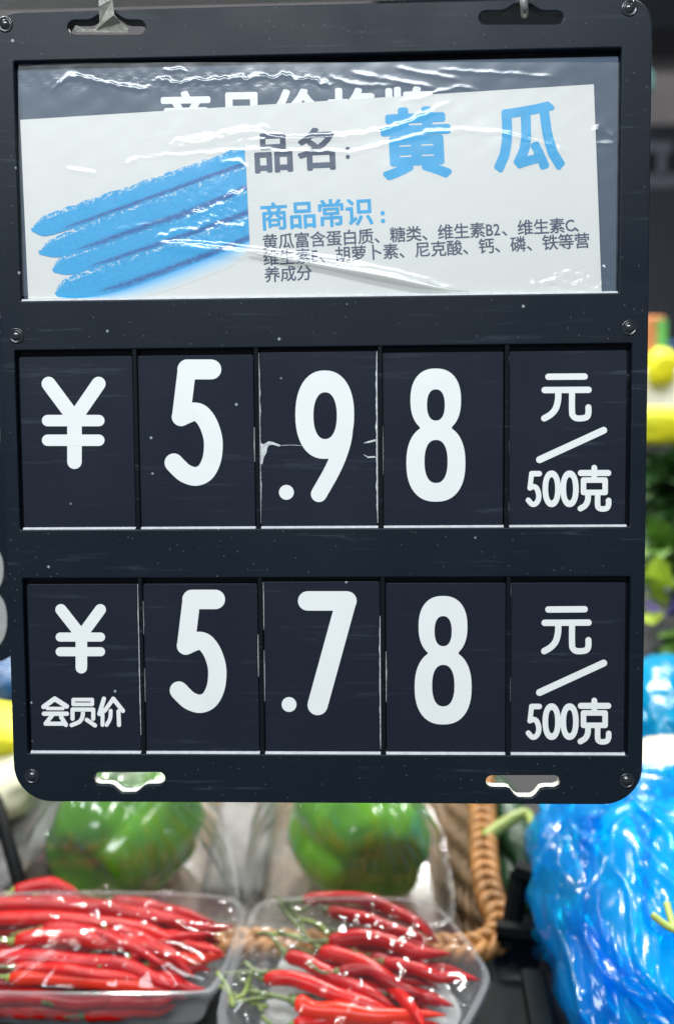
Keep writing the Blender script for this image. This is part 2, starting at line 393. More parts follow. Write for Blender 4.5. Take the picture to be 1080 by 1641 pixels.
def rrect(x0, x1, z0, z1, r, n=8):
    out = []
    for cx_, cz_, a0 in ((x1 - r, z1 - r, 0), (x0 + r, z1 - r, 90), (x0 + r, z0 + r, 180), (x1 - r, z0 + r, 270)):
        for i in range(n + 1):
            a = math.radians(a0 + 90 * i / n)
            out.append((cx_ + r * math.cos(a), cz_ + r * math.sin(a)))
    return out
def chaikin(pts, it=2, cut=0.25):
    for _ in range(it):
        o = []
        for i in range(len(pts)):
            a, b = Vector(pts[i]), Vector(pts[(i + 1) % len(pts)])
            o += [a.lerp(b, cut), a.lerp(b, 1 - cut)]
        pts = o
    return [tuple(p) for p in pts]

# ---- flat print: strokes, rings and glyphs in photograph pixels laid on the board's plane
class Print:
    def __init__(self, y): self.v, self.f, self.y, self.k = [], [], y, 0
    def P(self, p):
        q = PB(p[0], p[1], self.y); return (q.x, self.y - self.k * 5e-6, q.z)
    def stroke(self, pts, hw, curve=True):
        p2 = [Vector((a, b)) for a, b in pts]
        path = catmull(p2, 7) if curve and len(p2) > 2 else p2
        base = len(self.v); n = len(path)
        for i, p in enumerate(path):
            t = (path[min(i + 1, n - 1)] - path[max(i - 1, 0)]).normalized(); nn = Vector((-t.y, t.x))
            self.v += [self.P(p + nn * hw), self.P(p - nn * hw)]
        for i in range(n - 1): self.f.append((base + 2 * i, base + 2 * i + 1, base + 2 * i + 3, base + 2 * i + 2))
        self.k += 1
        for e in (path[0], path[-1]): self.disc(e, hw)
    def poly(self, pts, hw):                       # straight segments with round joints
        for a, b in zip(pts[:-1], pts[1:]): self.stroke([a, b], hw)
    def disc(self, c, r, n=18):
        b = len(self.v)
        for i in range(n):
            a = 2 * math.pi * i / n; self.v.append(self.P((c[0] + r * math.cos(a), c[1] + r * math.sin(a))))
        self.f.append(tuple(range(b, b + n))); self.k += 1
    def ring(self, c, ro, ri, ci=None, e=2.2, n=48):
        ci = ci or c; b = len(self.v)
        def se(cc, r, a):
            co, si = math.cos(a), math.sin(a)
            return (cc[0] + r[0] * math.copysign(abs(co) ** (2 / e), co), cc[1] + r[1] * math.copysign(abs(si) ** (2 / e), si))
        for i in range(n):
            a = 2 * math.pi * i / n; self.v += [self.P(se(c, ro, a)), self.P(se(ci, ri, a))]
        for i in range(n):
            j = (i + 1) % n; self.f.append((b + 2 * i, b + 2 * j, b + 2 * j + 1, b + 2 * i + 1))
        self.k += 1
    def glyphs(self, text, x, y, size, pitch, slope=0.0, bold=0.0, sx=1.0):
        L = math.hypot(1, slope); ex = Vector((1, slope)) / L; ey = Vector((-ex.y, ex.x)) * -1   # up on screen
        cur = 0.0
        for ch in text:
            adv = 0.5 if ord(ch) < 128 else 1.0
            gv, gf = glyph(ch)
            kx = 0.86 if ord(ch) < 128 else 1.0
            k0 = self.k
            ring_ = [(bold * math.cos(math.pi * q / 7 + 0.2), bold * math.sin(math.pi * q / 7 + 0.2)) for q in range(14)] + [(0, 0)]
            for q, (bx_, by_) in enumerate(ring_):
                o = Vector((x, y)) + ex * cur; b = len(self.v); self.k = k0 + 0.15 * q
                for a, c in gv: self.v.append(self.P(o + ex * (a + bx_) * size * sx * kx + ey * (c + by_) * size))
                self.f += [tuple(b + i for i in qq) for qq in gf]
            self.k = k0
            cur += adv * pitch
        self.k += 3
    def build(self, name, mat, parent):
        return mk(name, self.v, self.f, mat, parent)
_G = {}
def glyph(ch):
    key = ch
    if key not in _G:
        c = bpy.data.curves.new('t', 'FONT'); c.body = ch; c.size = 1; c.resolution_u = 3
        o = bpy.data.objects.new('t', c); COL.objects.link(o)
        dg = bpy.context.evaluated_depsgraph_get()
        me = bpy.data.meshes.new_from_object(o.evaluated_get(dg))
        _G[key] = ([(v.co.x, v.co.y) for v in me.vertices], [tuple(p.vertices) for p in me.polygons])
        bpy.data.objects.remove(o); bpy.data.curves.remove(c); bpy.data.meshes.remove(me)
    return _G[key]

# ================================================================== the setting
def sheet(name, pts, mat):
    return struct(mk(name, pts, [tuple(range(len(pts)))], mat))
W_FLOOR = -0.050
sheet('display_shelf', [S(-1.2, -0.45, W_FLOOR), S(1.4, -0.45, W_FLOOR), S(1.4, 1.25, W_FLOOR), S(-1.2, 1.25, W_FLOOR)], M_DISP)
sheet('back_wall', [(-3, 2.6, -1.5), (3, 2.6, -1.5), (3, 2.6, 2.5), (-3, 2.6, 2.5)], M_WALL)

# ================================================================== the price board
FR_T = 0.0052
board = empty('price_board', 'large black plastic price board hanging in front with two rows of prices', 'price board')
X0, X1, Z0, Z1 = -0.1420, 0.1050, -0.1382, 0.1664
outer = []
for (cx_, cz_, r, a0) in ((X1, Z1, 0.0105, 0), (X0, Z1, 0.0105, 90), (X0, Z0, 0.0150, 180), (X1, Z0, 0.0150, 270)):
    ox = cx_ - r if cx_ > 0 else cx_ + r; oz = cz_ - r if cz_ > 0 else cz_ + r
    for i in range(11):
        a = math.radians(a0 + 9 * i); outer.append((ox + r * math.cos(a), oz + r * math.sin(a)))
HEAD = (-0.1336, 0.0938, 0.0587, 0.1482)
ROWS = ((-0.1366, 0.0990, -0.0296, 0.0398), (-0.1362, 0.0995, -0.1187, -0.0488))
def slot(x0, x1, y0, y1, nx0, nx1, ny, upw):
    # long rounded slot with a notch for a hook, photograph pixels
    r = (y1 - y0) / 2; pts = []
    for i in range(7): a = math.pi / 2 + math.pi * i / 6; pts.append((x0 + r + r * math.cos(a), y0 + r - r * math.sin(a)))
    low = [(nx0 - 9, y1), (nx0 - 2, y1 + 2), (nx0 + 6, ny - 4), (nx0 + 12, ny), (nx1 - 12, ny), (nx1 - 6, ny - 4), (nx1 + 2, y1 + 2), (nx1 + 9, y1)]
    upp = [(nx1 + 9, y0), (nx1 + 2, y0 - 2), (nx1 - 6, ny + 4), (nx1 - 12, ny), (nx0 + 12, ny), (nx0 + 6, ny + 4), (nx0 - 2, y0 - 2), (nx0 - 9, y0)]
    if not upw: pts += low
    for i in range(7): a = -math.pi / 2 + math.pi * i / 6; pts.append((x1 - r + r * math.cos(a), y0 + r - r * math.sin(a)))
    if upw: pts += upp
    return [PX(*p) for p in pts]
slots = [slot(109, 233, 33, 55, 150, 197, 22, True), slot(768, 902, 18, 38, 812, 862, 7, True),
         slot(150, 265, 1238, 1258, 184, 230, 1271, False), slot(778, 898, 1243, 1263, 818, 864, 1279, False)]
holes = [rrect(HEAD[0], HEAD[1], HEAD[2], HEAD[3], 0.0006, 3)] + [rrect(r[0], r[1], r[2], r[3], 0.0006, 3) for r in ROWS] + slots
filled('frame', [outer] + holes, 0.0, FR_T, M_FRAME, board, 0.00055, 3)
# pale strip along the lower wall of the slots
M_LINER = simple('pale_slot_strip', (0.70, 0.70, 0.62), 0.4, 0.05, 200, 0.05)
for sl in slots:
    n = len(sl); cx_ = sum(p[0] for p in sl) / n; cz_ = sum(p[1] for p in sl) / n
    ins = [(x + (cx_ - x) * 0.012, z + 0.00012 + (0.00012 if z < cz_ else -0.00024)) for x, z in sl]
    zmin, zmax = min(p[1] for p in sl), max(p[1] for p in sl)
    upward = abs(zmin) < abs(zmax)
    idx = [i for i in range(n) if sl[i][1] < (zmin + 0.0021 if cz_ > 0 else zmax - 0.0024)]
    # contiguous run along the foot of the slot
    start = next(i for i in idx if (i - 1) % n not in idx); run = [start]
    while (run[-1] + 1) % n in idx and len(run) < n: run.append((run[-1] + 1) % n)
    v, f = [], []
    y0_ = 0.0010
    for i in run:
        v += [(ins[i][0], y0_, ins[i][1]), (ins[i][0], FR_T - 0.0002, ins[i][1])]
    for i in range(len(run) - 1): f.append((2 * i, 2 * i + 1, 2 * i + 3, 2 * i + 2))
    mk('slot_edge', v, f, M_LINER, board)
# backing behind the cards
for nm, (a, b, c, d) in zip(('backing_plate',) * 3, (HEAD,) + ROWS):
    v, f = box(a - 0.001, b + 0.001, 0.0036, 0.0050, c - 0.001, d + 0.001)
    mk(nm, v, f, M_RIB, board)
# ribs between the cards
DIV = ((-0.0901, -0.0432, 0.0042, 0.0523), (-0.0899, -0.0428, 0.0047, 0.0532))
for r, row in enumerate(ROWS):
    for x in DIV[r]:
        v, f = box(x - 0.00085, x + 0.00085, 0.0003, 0.0040, row[2] - 0.0005, row[3] + 0.0005)
        bevel(mk('card_divider', v, f, M_RIB, board), 0.00035)
# thin lip along the foot of each opening, pale to paint in its highlight
def lip(x0, x1, z):
    v, f = [], []
    prof = [(0.00035, -0.0004), (0.00035, 0.0000), (0.00105, 0.00065), (0.0013, 0.00072), (0.0034, 0.00072), (0.0034, -0.0004)]
    for x in (x0, x1):
        for y, dz in prof: v.append((x, y, z + dz))
    n = len(prof)
    for i in range(n): f.append((i, (i + 1) % n, n + (i + 1) % n, n + i))
    f += [tuple(range(n - 1, -1, -1)), tuple(range(n, 2 * n))]
    return v, f
lip_m = simple('lip_highlight', (0.62, 0.63, 0.65), 0.28, 0.1, 400, 0.1)
for r, row in enumerate(ROWS):
    xs = [row[0]] + list(DIV[r]) + [row[1]]
    for a, b in zip(xs[:-1], xs[1:]):
        v, f = lip(a + 0.0011, b - 0.0011, row[2] + 0.0001); mk('ledge', v, f, lip_m, board)
v, f = lip(HEAD[0] + 0.0002, HEAD[1] - 0.0002, HEAD[2] + 0.0001); mk('ledge', v, f, lip_m, board)
# rivets: a ring and a shallow dome
def lathe(profile, n=20):
    v, f = [], []
    for r, y in profile:
        for k in range(n):
            a = 2 * math.pi * k / n; v.append((r * math.cos(a), y, r * math.sin(a)))
    for i in range(len(profile) - 1):
        for k in range(n):
            a, b = i * n + k, i * n + (k + 1) % n
            f.append((a, b, b + n, a + n))
    return v, f
v, f = lathe([(0.0031, 0.0006), (0.0030, -0.0002), (0.0027, -0.0005), (0.0023, -0.0003), (0.0021, 0.0000), (0.0018, -0.0004), (0.0012, -0.0009), (0.0006, -0.0011), (0.00005, -0.0012)])
riv = mesh('rivet', v, f, True)
for px, py in ((9, 39), (1008, 13), (27, 538), (1008, 525), (52, 1244), (1004, 1251)):
    p = PB(px, py); link('rivet', riv, M_RIVET, board, (p.x, 0, p.z))
settle(board, (0, 0, 0))

# ------------------------------------------------------------------ number cards
Y_CARD = 0.0013
def card(label, r, c, top=0.0024):
    row = ROWS[r]; xs = [row[0] + 0.0002] + list(DIV[r]) + [row[1] - 0.0002]
    a, b = xs[c] + 0.0011, xs[c + 1] - 0.0011
    j = random.uniform(-0.0002, 0.0002)
    t = empty('number_card', label, 'card', 'cards slotted into the black price board')
    bx_ = filled('card_panel', [rrect(a + j, b + j, row[2] + 0.0009, row[3] - top, 0.0008, 3)], Y_CARD, 0.0009, M_CARD, t, 0.00015, 1)
    t['_x'] = (a + j, b + j); del t['_x']
    return t, (a + j, b + j, row[2] + 0.0006, row[3] - top)
YI = Y_CARD - 0.00006
def edge_wear(t, ext, side, spans, wmax=0.0004):
    a, b, z0, z1 = ext; x = a if side < 0 else b
    for s0, s1 in spans:
        v, f = [], []
        n = max(6, int((s1 - s0) * 60)); base = len(v)
        ph = random.uniform(0, 50)
        for i in range(n + 1):
            s = s0 + (s1 - s0) * i / n; z = z1 + (z0 - z1) * s
            k = wmax * (0.35 + 0.9 * abs(noise.noise(Vector((s * 22 + ph, ph, 0.3))))) * min(1, 6 * min(s - s0, s1 - s) + 0.15)
            v += [(x + side * 0.00012, YI - 2e-5, z), (x - side * k, YI - 2e-5, z)]
        for i in range(n): f.append((base + 2 * i, base + 2 * i + 1, base + 2 * i + 3, base + 2 * i + 2))
        mk('worn_edge', v, f, M_WEAR, t)

def zt(ox, oy, s):                      # reading a point off an enlarged view
    return lambda x, y: (ox + x / s, oy + y / s)
def five(pr, dx=0.0, dy=0.0, s=1.0):
    Z = zt(0, 540, 2.0); c0 = (317, 677)
    T = lambda x, y: ((Z(x, y)[0] - c0[0]) * s + c0[0] + dx, (Z(x, y)[1] - c0[1]) * s + c0[1] + dy)
    pr.stroke([T(678, 104), T(601, 104)], 16 * s)
    pr.stroke([T(600, 101), T(581, 257)], 14.6 * s)
    pr.stroke([T(581, 256), T(600, 247), T(622, 240), T(645, 247), T(667, 276), T(682, 320), T(684, 360), T(677, 400), T(658, 434), T(628, 447), T(596, 438), T(574, 420), T(558, 403)], 15 * s)
def eight(pr, cx_, y0, s=1.0):
    # y0 = top of the figure, cx_ its axis
    q = lambda x, y: (cx_ + (x - 316.5) / 2 * s, y0 + (y - 101) / 2 * s)
    pr.ring(q(316, 203), (81 / 2 * s, 102 / 2 * s), (28.5 / 2 * s, 50 / 2 * s), q(316.5, 218), 2.35)
    pr.ring(q(316.5, 404), (94.5 / 2 * s, 124 / 2 * s), (37 / 2 * s, 69 / 2 * s), q(317, 399), 2.35)
    pr.stroke([q(283, 290), q(350, 290)], 9 * s)
def yen(pr, T, hw):
    pr.stroke([T(157, 150), T(240, 262)], hw * 1.05); pr.stroke([T(317, 150), T(240, 262)], hw * 1.05)
    pr.stroke([T(240, 258), T(240, 400)], hw * 1.08)
    pr.stroke([T(154, 268), T(318, 268)], hw * 0.85); pr.stroke([T(154, 331), T(318, 331)], hw * 0.85)
def per_half_kilo(pr, dy=0.0):
    Z = zt(800, 570 + dy, 4.5); k = 1 / 4.5
    pr.stroke([Z(352, 152), Z(613, 150)], 23 * k); pr.stroke([Z(325, 248), Z(641, 246)], 23 * k)
    pr.stroke([Z(423, 262), Z(421, 320), Z(405, 380), Z(370, 423), Z(322, 452)], 23 * k)
    pr.stroke([Z(522, 262), Z(522, 400), Z(530, 434), Z(555, 451), Z(600, 451), Z(630, 440), Z(640, 412), Z(640, 372)], 22 * k)
    pr.stroke([Z(288, 750), Z(750, 538)], 25 * k)
    pr.stroke([Z(286, 851), Z(232, 851)], 20 * k); pr.stroke([Z(231, 851), Z(219, 955)], 18 * k)
    pr.stroke([Z(219, 954), Z(243, 944), Z(266, 955), Z(281, 995), Z(280, 1035), Z(262, 1065), Z(235, 1071), Z(207, 1042)], 19 * k)
    for cx_ in (375, 504):
        pr.ring(Z(cx_, 960), (66 * k, 132 * k), (25 * k, 84 * k), None, 2.2)
    pr.stroke([Z(682, 808), Z(682, 870)], 21 * k); pr.stroke([Z(585, 846), Z(782, 846)], 22 * k)
    pr.poly([Z(604, 897), Z(760, 897), Z(760, 986), Z(604, 986), Z(604, 897)], 20 * k)
    pr.stroke([Z(637, 1000), Z(634, 1045), Z(616, 1080), Z(582, 1102)], 21 * k)
    pr.stroke([Z(706, 1000), Z(706, 1078), Z(718, 1100), Z(745, 1105), Z(772, 1098), Z(784, 1075), Z(785, 1044)], 20 * k)

# upper row
t, e = card('black card with a large white yuan sign, upper row', 0, 0)
pr = Print(YI); yen(pr, zt(0, 540, 2.0), 10.8); pr.build('currency_sign', M_INK, t)
t, e = card('black card with white figure five left of the point, upper row', 0, 1)
pr = Print(YI); five(pr); pr.build('numeral', M_INK, t); edge_wear(t, e, 1, [(0.42, 0.62)], 0.0002)
t, e = card('worn black card with white point and digit 9 and torn left edge', 0, 2, 0.0017)
pr = Print(YI); Z = zt(400, 560, 4.909); k = 1 / 4.909
pr.ring(Z(591, 513), (231 * k, 348 * k), (92 * k, 184 * k), Z(594, 521), 2.25)
pr.stroke([Z(752, 560), Z(742, 690), Z(706, 820), Z(645, 960), Z(545, 1138)], 63 * k)
pr.build('numeral', M_INK, t)
pr = Print(YI); pr.disc(Z(290, 1124), 59 * k); pr.build('decimal_point', M_INK, t)
edge_wear(t, e, -1, [(0.0, 0.98)], 0.00055); edge_wear(t, e, 1, [(0.0, 0.98)], 0.00075)
pr = Print(YI)
def patch(pr, pts):
    mk('torn_edge', [pr.P(p) for p in pts], [tuple(range(len(pts)))], M_WEAR, t); pr.k += 1
patch(pr, [Z(84, 735), Z(112, 745), Z(150, 722), Z(185, 728), Z(245, 752), Z(235, 764), Z(180, 748), Z(150, 756), Z(140, 775), Z(132, 815), Z(112, 850), Z(100, 905), Z(90, 900)])
patch(pr, [Z(892, 738), Z(930, 722), Z(990, 706), Z(992, 722), Z(935, 735)])
patch(pr, [Z(890, 822), Z(930, 842), Z(985, 838), Z(990, 850), Z(930, 854)])
pr.stroke([Z(240, 756), Z(330, 752), Z(420, 757)], 1.6 * k)
pr.build('crack', M_WEAR, t)
t, e = card('black card with white figure eight next to the torn nine card', 0, 3)
pr = Print(YI); eight(pr, 698.2, 590.5, 1.0); pr.build('numeral', M_INK, t); edge_wear(t, e, -1, [(0.42, 0.70)], 0.0003)
t, e = card('black card with white price unit per 500 grams, upper row', 0, 4)
pr = Print(YI); per_half_kilo(pr); pr.build('unit_lettering', M_INK, t); edge_wear(t, e, -1, [(0.0, 0.08), (0.5, 0.6), (0.85, 0.97)], 0.0003)
# lower row
t, e = card('black card with small white yuan sign above member price lettering', 1, 0)
T2 = lambda x, y: (131 + (x - 240) * 0.394, 969 + 8 + (y - 150) * 0.372)
pr = Print(YI); yen(pr, T2, 8.6); pr.build('currency_sign', M_INK, t)
pr = Print(YI); Z = zt(30, 1080, 5.4); k = 1 / 5.4
for pts, hw in (([(315, 215), (220, 284)], 21), ([(315, 215), (418, 281)], 21), ([(252, 299), (386, 299)], 15), ([(222, 344), (420, 344)], 19), ([(292, 360), (237, 428)], 18), ([(237, 430), (398, 430)], 18), ([(372, 374), (412, 440)], 19),
                ([(462, 442), (530, 412), (556, 366), (560, 312)], 18), ([(592, 396), (664, 445)], 18),
                ([(741, 214), (702, 345)], 19), ([(729, 305), (729, 440)], 17), ([(822, 214), (748, 318)], 18), ([(822, 214), (905, 318)], 19), ([(800, 318), (794, 385), (765, 440)], 17), ([(867, 322), (872, 440)], 18)):
    pr.stroke([Z(*p) for p in pts], hw * k)
pr.poly([Z(477, 221), Z(641, 221), Z(641, 262), Z(477, 262), Z(477, 221)], 16 * k)
pr.poly([Z(471, 386), Z(471, 306), Z(650, 306), Z(650, 386)], 18 * k)
pr.build('member_price_lettering', M_INK, t); edge_wear(t, e, 1, [(0.0, 0.9)], 0.00022)
t, e = card('black card with white figure five beside the member price card', 1, 1)
pr = Print(YI); five(pr, 7.0, 366.5, 0.975); pr.build('numeral', M_INK, t); edge_wear(t, e, -1, [(0.1, 0.3), (0.5, 0.7)], 0.0003); edge_wear(t, e, 1, [(0.3, 0.55)], 0.00025)
t, e = card('black card with white point and digit 7, lower row', 1, 2, 0.0017)
pr = Print(YI); pr.stroke([(493, 963), (556, 963)], 15.6); pr.stroke([(554.5, 964), (509, 1130)], 16.2); pr.build('numeral', M_INK, t)
pr = Print(YI); pr.disc((463.3, 1129), 12); pr.build('decimal_point', M_INK, t)
edge_wear(t, e, -1, [(0.0, 0.28), (0.4, 0.7)], 0.0004); edge_wear(t, e, 1, [(0.2, 0.98)], 0.00045)
t, e = card('black card with white figure eight next to the seven card', 1, 3)
pr = Print(YI); eight(pr, 709.8, 955.0, 0.965); pr.build('numeral', M_INK, t); edge_wear(t, e, -1, [(0.4, 0.7)], 0.0003)
t, e = card('black card with white price unit per 500 grams, lower row', 1, 4)
pr = Print(YI); per_half_kilo(pr, 373.0); pr.build('unit_lettering', M_INK, t); edge_wear(t, e, -1, [(0.0, 0.08), (0.55, 0.7)], 0.0003)

# ------------------------------------------------------------------ header card, product slip, film
Y_HEAD, Y_SLIP = 0.0030, 0.0022
t = empty('header_card', 'dark blue header card with white lettering half hidden behind the white slip', 'card')
a, b = PB(33, 112, Y_HEAD), PB(990, 470, Y_HEAD)
v, f = box(HEAD[0] + 0.0002, HEAD[1] - 0.0004, Y_HEAD, Y_HEAD + 0.0005, HEAD[2] + 0.0004, PB(33, 112, Y_HEAD).z)
mk('card_panel', v, f, M_HEAD, t)
pr = Print(Y_HEAD - 0.00006)
pr.glyphs('商品价格牌', 300 - 43, 220, 84, 89, -0.020, 0.034)
pr.build('heading_lettering', M_INK, t)

slip = empty('product_slip', 'tilted white paper slip with blue cucumber picture and product name', 'slip')
n = 24
TL, TR, BR, BL = (33, 192), (951, 135), (963.5, 469), (46, 479)
v, f = [], []
def slip_pt(s, q, off=0.0):
    x = (TL[0] * (1 - s) + TR[0] * s) * (1 - q) + (BL[0] * (1 - s) + BR[0] * s) * q
    y = (TL[1] * (1 - s) + TR[1] * s) * (1 - q) + (BL[1] * (1 - s) + BR[1] * s) * q
    return x, y
for off in (0.0, 0.00018):
    for j in range(n + 1):
        for i in range(n + 1):
            p = PB(*slip_pt(i / n, j / n), Y_SLIP); v.append((p.x, Y_SLIP + off, p.z))
m_ = (n + 1) ** 2
for j in range(n):
    for i in range(n):
        q = j * (n + 1) + i; f.append((q, q + n + 1, q + n + 2, q + 1)); f.append((m_ + q, m_ + q + 1, m_ + q + n + 2, m_ + q + n + 1))
mk('paper_sheet', v, f, M_PAPER, slip)
YT = Y_SLIP - 0.00005
pr = Print(YT); pr.glyphs('黄', 610.0, 276.0, 117, 117, -0.045, 0.034); pr.glyphs('瓜', 790.5, 264.5, 114, 114, -0.045, 0.034); pr.build('name_lettering', M_SKY, slip)
pr = Print(YT); pr.glyphs('品', 405, 271.0, 68, 68, -0.045, 0.030); pr.glyphs('名', 476.5, 267.0, 70, 70, -0.045, 0.030)
pr.disc((557, 238.5), 3.4); pr.disc((557.3, 251.5), 3.4); pr.build('field_lettering', M_NAVY, slip)
pr = Print(YT); pr.glyphs('商品常识', 417, 365.5, 46.5, 45.6, -0.056, 0.022); pr.disc((613, 341.5), 3.6); pr.disc((613.5, 354), 3.6); pr.build('heading_lettering', M_SKY, slip)
for txt, x, y in (('黄瓜富含蛋白质、糖类、维生素B2、维生素C、', 420.5, 398), ('维生素E、胡萝卜素、尼克酸、钙、磷、铁等营', 422, 424.0), ('养成分', 424, 450.5)):
    pr = Print(YT); pr.glyphs(txt, x, y, 26.2, 25.55, -0.056, 0.014); pr.build('text_line', M_NAVY, slip)
CUKES = [([(50, 367), (72, 346), (130, 324), (200, 301), (280, 273), (340, 252), (392, 233)], [(52, 371), (75, 378), (125, 363), (200, 336), (280, 307), (340, 285), (393, 267)]),
         ([(62, 404), (85, 382), (140, 360), (200, 338), (280, 309), (340, 287), (394, 269)], [(64, 408), (95, 412), (150, 398), (220, 374), (290, 351), (350, 327), (396, 305)]),
         ([(84, 433), (100, 413), (160, 395), (230, 371), (300, 347), (350, 328), (396, 307)], [(87, 437), (115, 440), (170, 424), (240, 401), (300, 381), (350, 363), (398, 346)]),
         ([(88, 471), (105, 449), (165, 427), (240, 403), (300, 384), (350, 366), (398, 349)], [(92, 475), (130, 477), (190, 466), (260, 442), (320, 419), (360, 403), (400, 386)])]
def strip(top, bot, y, nrow, rough=0.0):
    T_, B_ = catmull([Vector(p) for p in top], 8), catmull([Vector(p) for p in bot], 8)
    v, f, uv = [], [], []; nc = len(T_)
    for i in range(nc):
        for j in range(nrow + 1):
            q = T_[i].lerp(B_[i], j / nrow)
            if rough and j in (0,): q = q + Vector((0, rough * noise.noise(Vector((i * 1.7, y * 9e4, 0)))))
            p = PB(q.x, q.y, y); v.append((p.x, y, p.z)); uv.append((i / (nc - 1), j / nrow))
    for i in range(nc - 1):
        for j in range(nrow):
            a = i * (nrow + 1) + j; f.append((a, a + 1, a + nrow + 2, a + nrow + 1))
    return v, f, uv
v, f, uv = strip(CUKES[3][1], [(p[0] + 3 + 10 * i / 6, p[1] + 2 + 22 * min(1, i / 3)) if i < 6 else (401, 402) for i, p in enumerate(CUKES[3][1])], YT, 4)
v = [(x, y, max(z, PB(0, 0, 0).z * 0 + HEAD[2] + 0.0012)) for x, y, z in v]
mk('picture_glow', v, f, M_HALO, slip, uvs=uv)
for i, (a, b) in enumerate(CUKES):
    if i: a = [(x, y - 7 * min(1, max(0, (x - 70) / 120))) for x, y in a]
    v, f, uv = strip(a, b, YT - 0.00003 * (4 - i), 6, 3.0)
    mk('cucumber_picture', v, f, M_CUC, slip, uvs=[(x + 0.0, q) for x, q in uv])

# wrinkled clear film over the header: a height field with ridges where the photo shows folds
fx0, fx1, fy0, fy1 = 30, 992, 100, 474
NX, NY = 760, 300
gx, gy = np.meshgrid(np.linspace(fx0, fx1, NX), np.linspace(fy0, fy1, NY))
h = np.zeros_like(gx)
def fbm(x, y, sc, seed, octv=3):
    out = np.zeros_like(x); amp = 1.0
    r_ = np.random.default_rng(seed)
    for _ in range(octv):
        for _k in range(5):
            an = r_.uniform(0, math.pi); ph = r_.uniform(0, 6.28); fr_ = r_.uniform(0.7, 1.4) / sc
            out += amp * np.sin((x * math.cos(an) + y * math.sin(an)) * fr_ * 6.28 + ph) / 5
        sc /= 2.1; amp *= 0.55
    return out
def ridge(pts, hgt, wid, jag=0.0, seed=1, mod=0.5):
    global h
    P_ = catmull([Vector(p) for p in pts], 10)
    d2 = np.full_like(gx, 1e9); al = np.zeros_like(gx); acc = 0.0
    wx = gx + 0.8 * jag * fbm(gx, gy, 36, seed, 2); wy = gy + 0.8 * jag * fbm(gx, gy, 36, seed + 9, 2)
    for a, b in zip(P_[:-1], P_[1:]):
        ab = b - a; l2 = max(ab.length_squared, 1e-9)
        t_ = np.clip(((wx - a.x) * ab.x + (wy - a.y) * ab.y) / l2, 0, 1)
        dd = (wx - a.x - t_ * ab.x) ** 2 + (wy - a.y - t_ * ab.y) ** 2
        al = np.where(dd < d2, acc + t_ * ab.length, al); d2 = np.minimum(d2, dd); acc += ab.length
    env = np.clip(np.minimum(al, acc - al) / (0.12 * acc), 0, 1)
    mod *= 0.55
    m2 = 1 - mod + mod * np.sin(al / 17.0 + seed) * np.sin(al / 7.3 + 2 * seed)
    h += 0.50 * hgt * env * m2 * np.exp(-d2 / (0.85 * wid) ** 2)
mm = 0.001
h += 0.22 * mm * fbm(gx, gy, 190, 3, 3)
ridge([(80, 145), (112, 124), (160, 132), (200, 138), (245, 143)], 0.9 * mm, 5, 5, 2)
ridge([(230, 128), (290, 132), (350, 128), (460, 124), (545, 138)], 0.8 * mm, 4.5, 6, 3)
ridge([(262, 112), (300, 114)], 0.6 * mm, 4, 4, 4)
ridge([(560, 116), (620, 128), (690, 140), (700, 138)], 0.35 * mm, 5, 2, 5, 0.2)
ridge([(630, 108), (680, 118), (740, 128)], 0.3 * mm, 5, 2, 6, 0.2)
ridge([(700, 112), (800, 118), (890, 124)], 0.3 * mm, 4, 2, 7, 0.2)
ridge([(520, 120), (570, 136), (640, 136)], 0.3 * mm, 5, 2, 8, 0.2)
ridge([(262, 242), (330, 228), (400, 213), (470, 222), (560, 217), (640, 201), (730, 160)], 0.9 * mm, 5, 3, 10, 0.25)
ridge([(270, 236), (340, 218), (400, 210), (440, 205)], 0.8 * mm, 6, 6, 11)
ridge([(395, 224), (470, 223), (545, 219)], 0.7 * mm, 4, 2, 12, 0.3)
ridge([(200, 255), (300, 247), (420, 240), (560, 243), (610, 232), (700, 212), (790, 212), (860, 228), (935, 252)], 0.55 * mm, 4, 4, 13, 0.3)
ridge([(200, 262), (222, 256)], 0.8 * mm, 5, 2, 14); ridge([(105, 270), (155, 278)], 0.8 * mm, 4, 1, 15, 0.2)
ridge([(240, 392), (330, 400), (420, 409), (520, 424), (620, 440), (700, 461), (742, 468)], 2.0 * mm, 9, 1.5, 16, 0.10)
ridge([(250, 388), (340, 392), (420, 402), (520, 412), (600, 428)], 0.7 * mm, 4, 2, 17, 0.2)
ridge([(245, 382), (280, 372), (310, 368), (340, 352)], 0.8 * mm, 5, 6, 18)
ridge([(300, 348), (340, 335), (370, 315), (398, 300)], 0.9 * mm, 5, 7, 19)
ridge([(330, 372), (365, 362), (398, 366)], 0.8 * mm, 5, 7, 20); ridge([(180, 370), (240, 360), (270, 352)], 0.4 * mm, 5, 3, 21)
ridge([(350, 262), (380, 258), (398, 270)], 0.6 * mm, 5, 4, 22)
ridge([(840, 462), (880, 452), (930, 456), (985, 466)], 1.0 * mm, 6, 8, 23); ridge([(880, 445), (920, 440), (960, 452)], 0.6 * mm, 5, 7, 24)
ridge([(965, 425), (980, 445), (988, 470)], 0.9 * mm, 5, 1, 25, 0.2)
ridge([(950, 205), (975, 215), (988, 216)], 0.8 * mm, 6, 3, 26); ridge([(955, 228), (985, 230)], 0.6 * mm, 5, 3, 27)
ridge([(640, 165), (690, 152), (735, 140), (770, 146)], 0.4 * mm, 4, 3, 28)
def patchn(cx_, cy_, rx, ry, amp, sc, seed):
    global h
    h += 0.4 * amp * np.exp(-(((gx - cx_) / rx) ** 2 + ((gy - cy_) / ry) ** 2)) * fbm(gx, gy, sc, seed, 3)
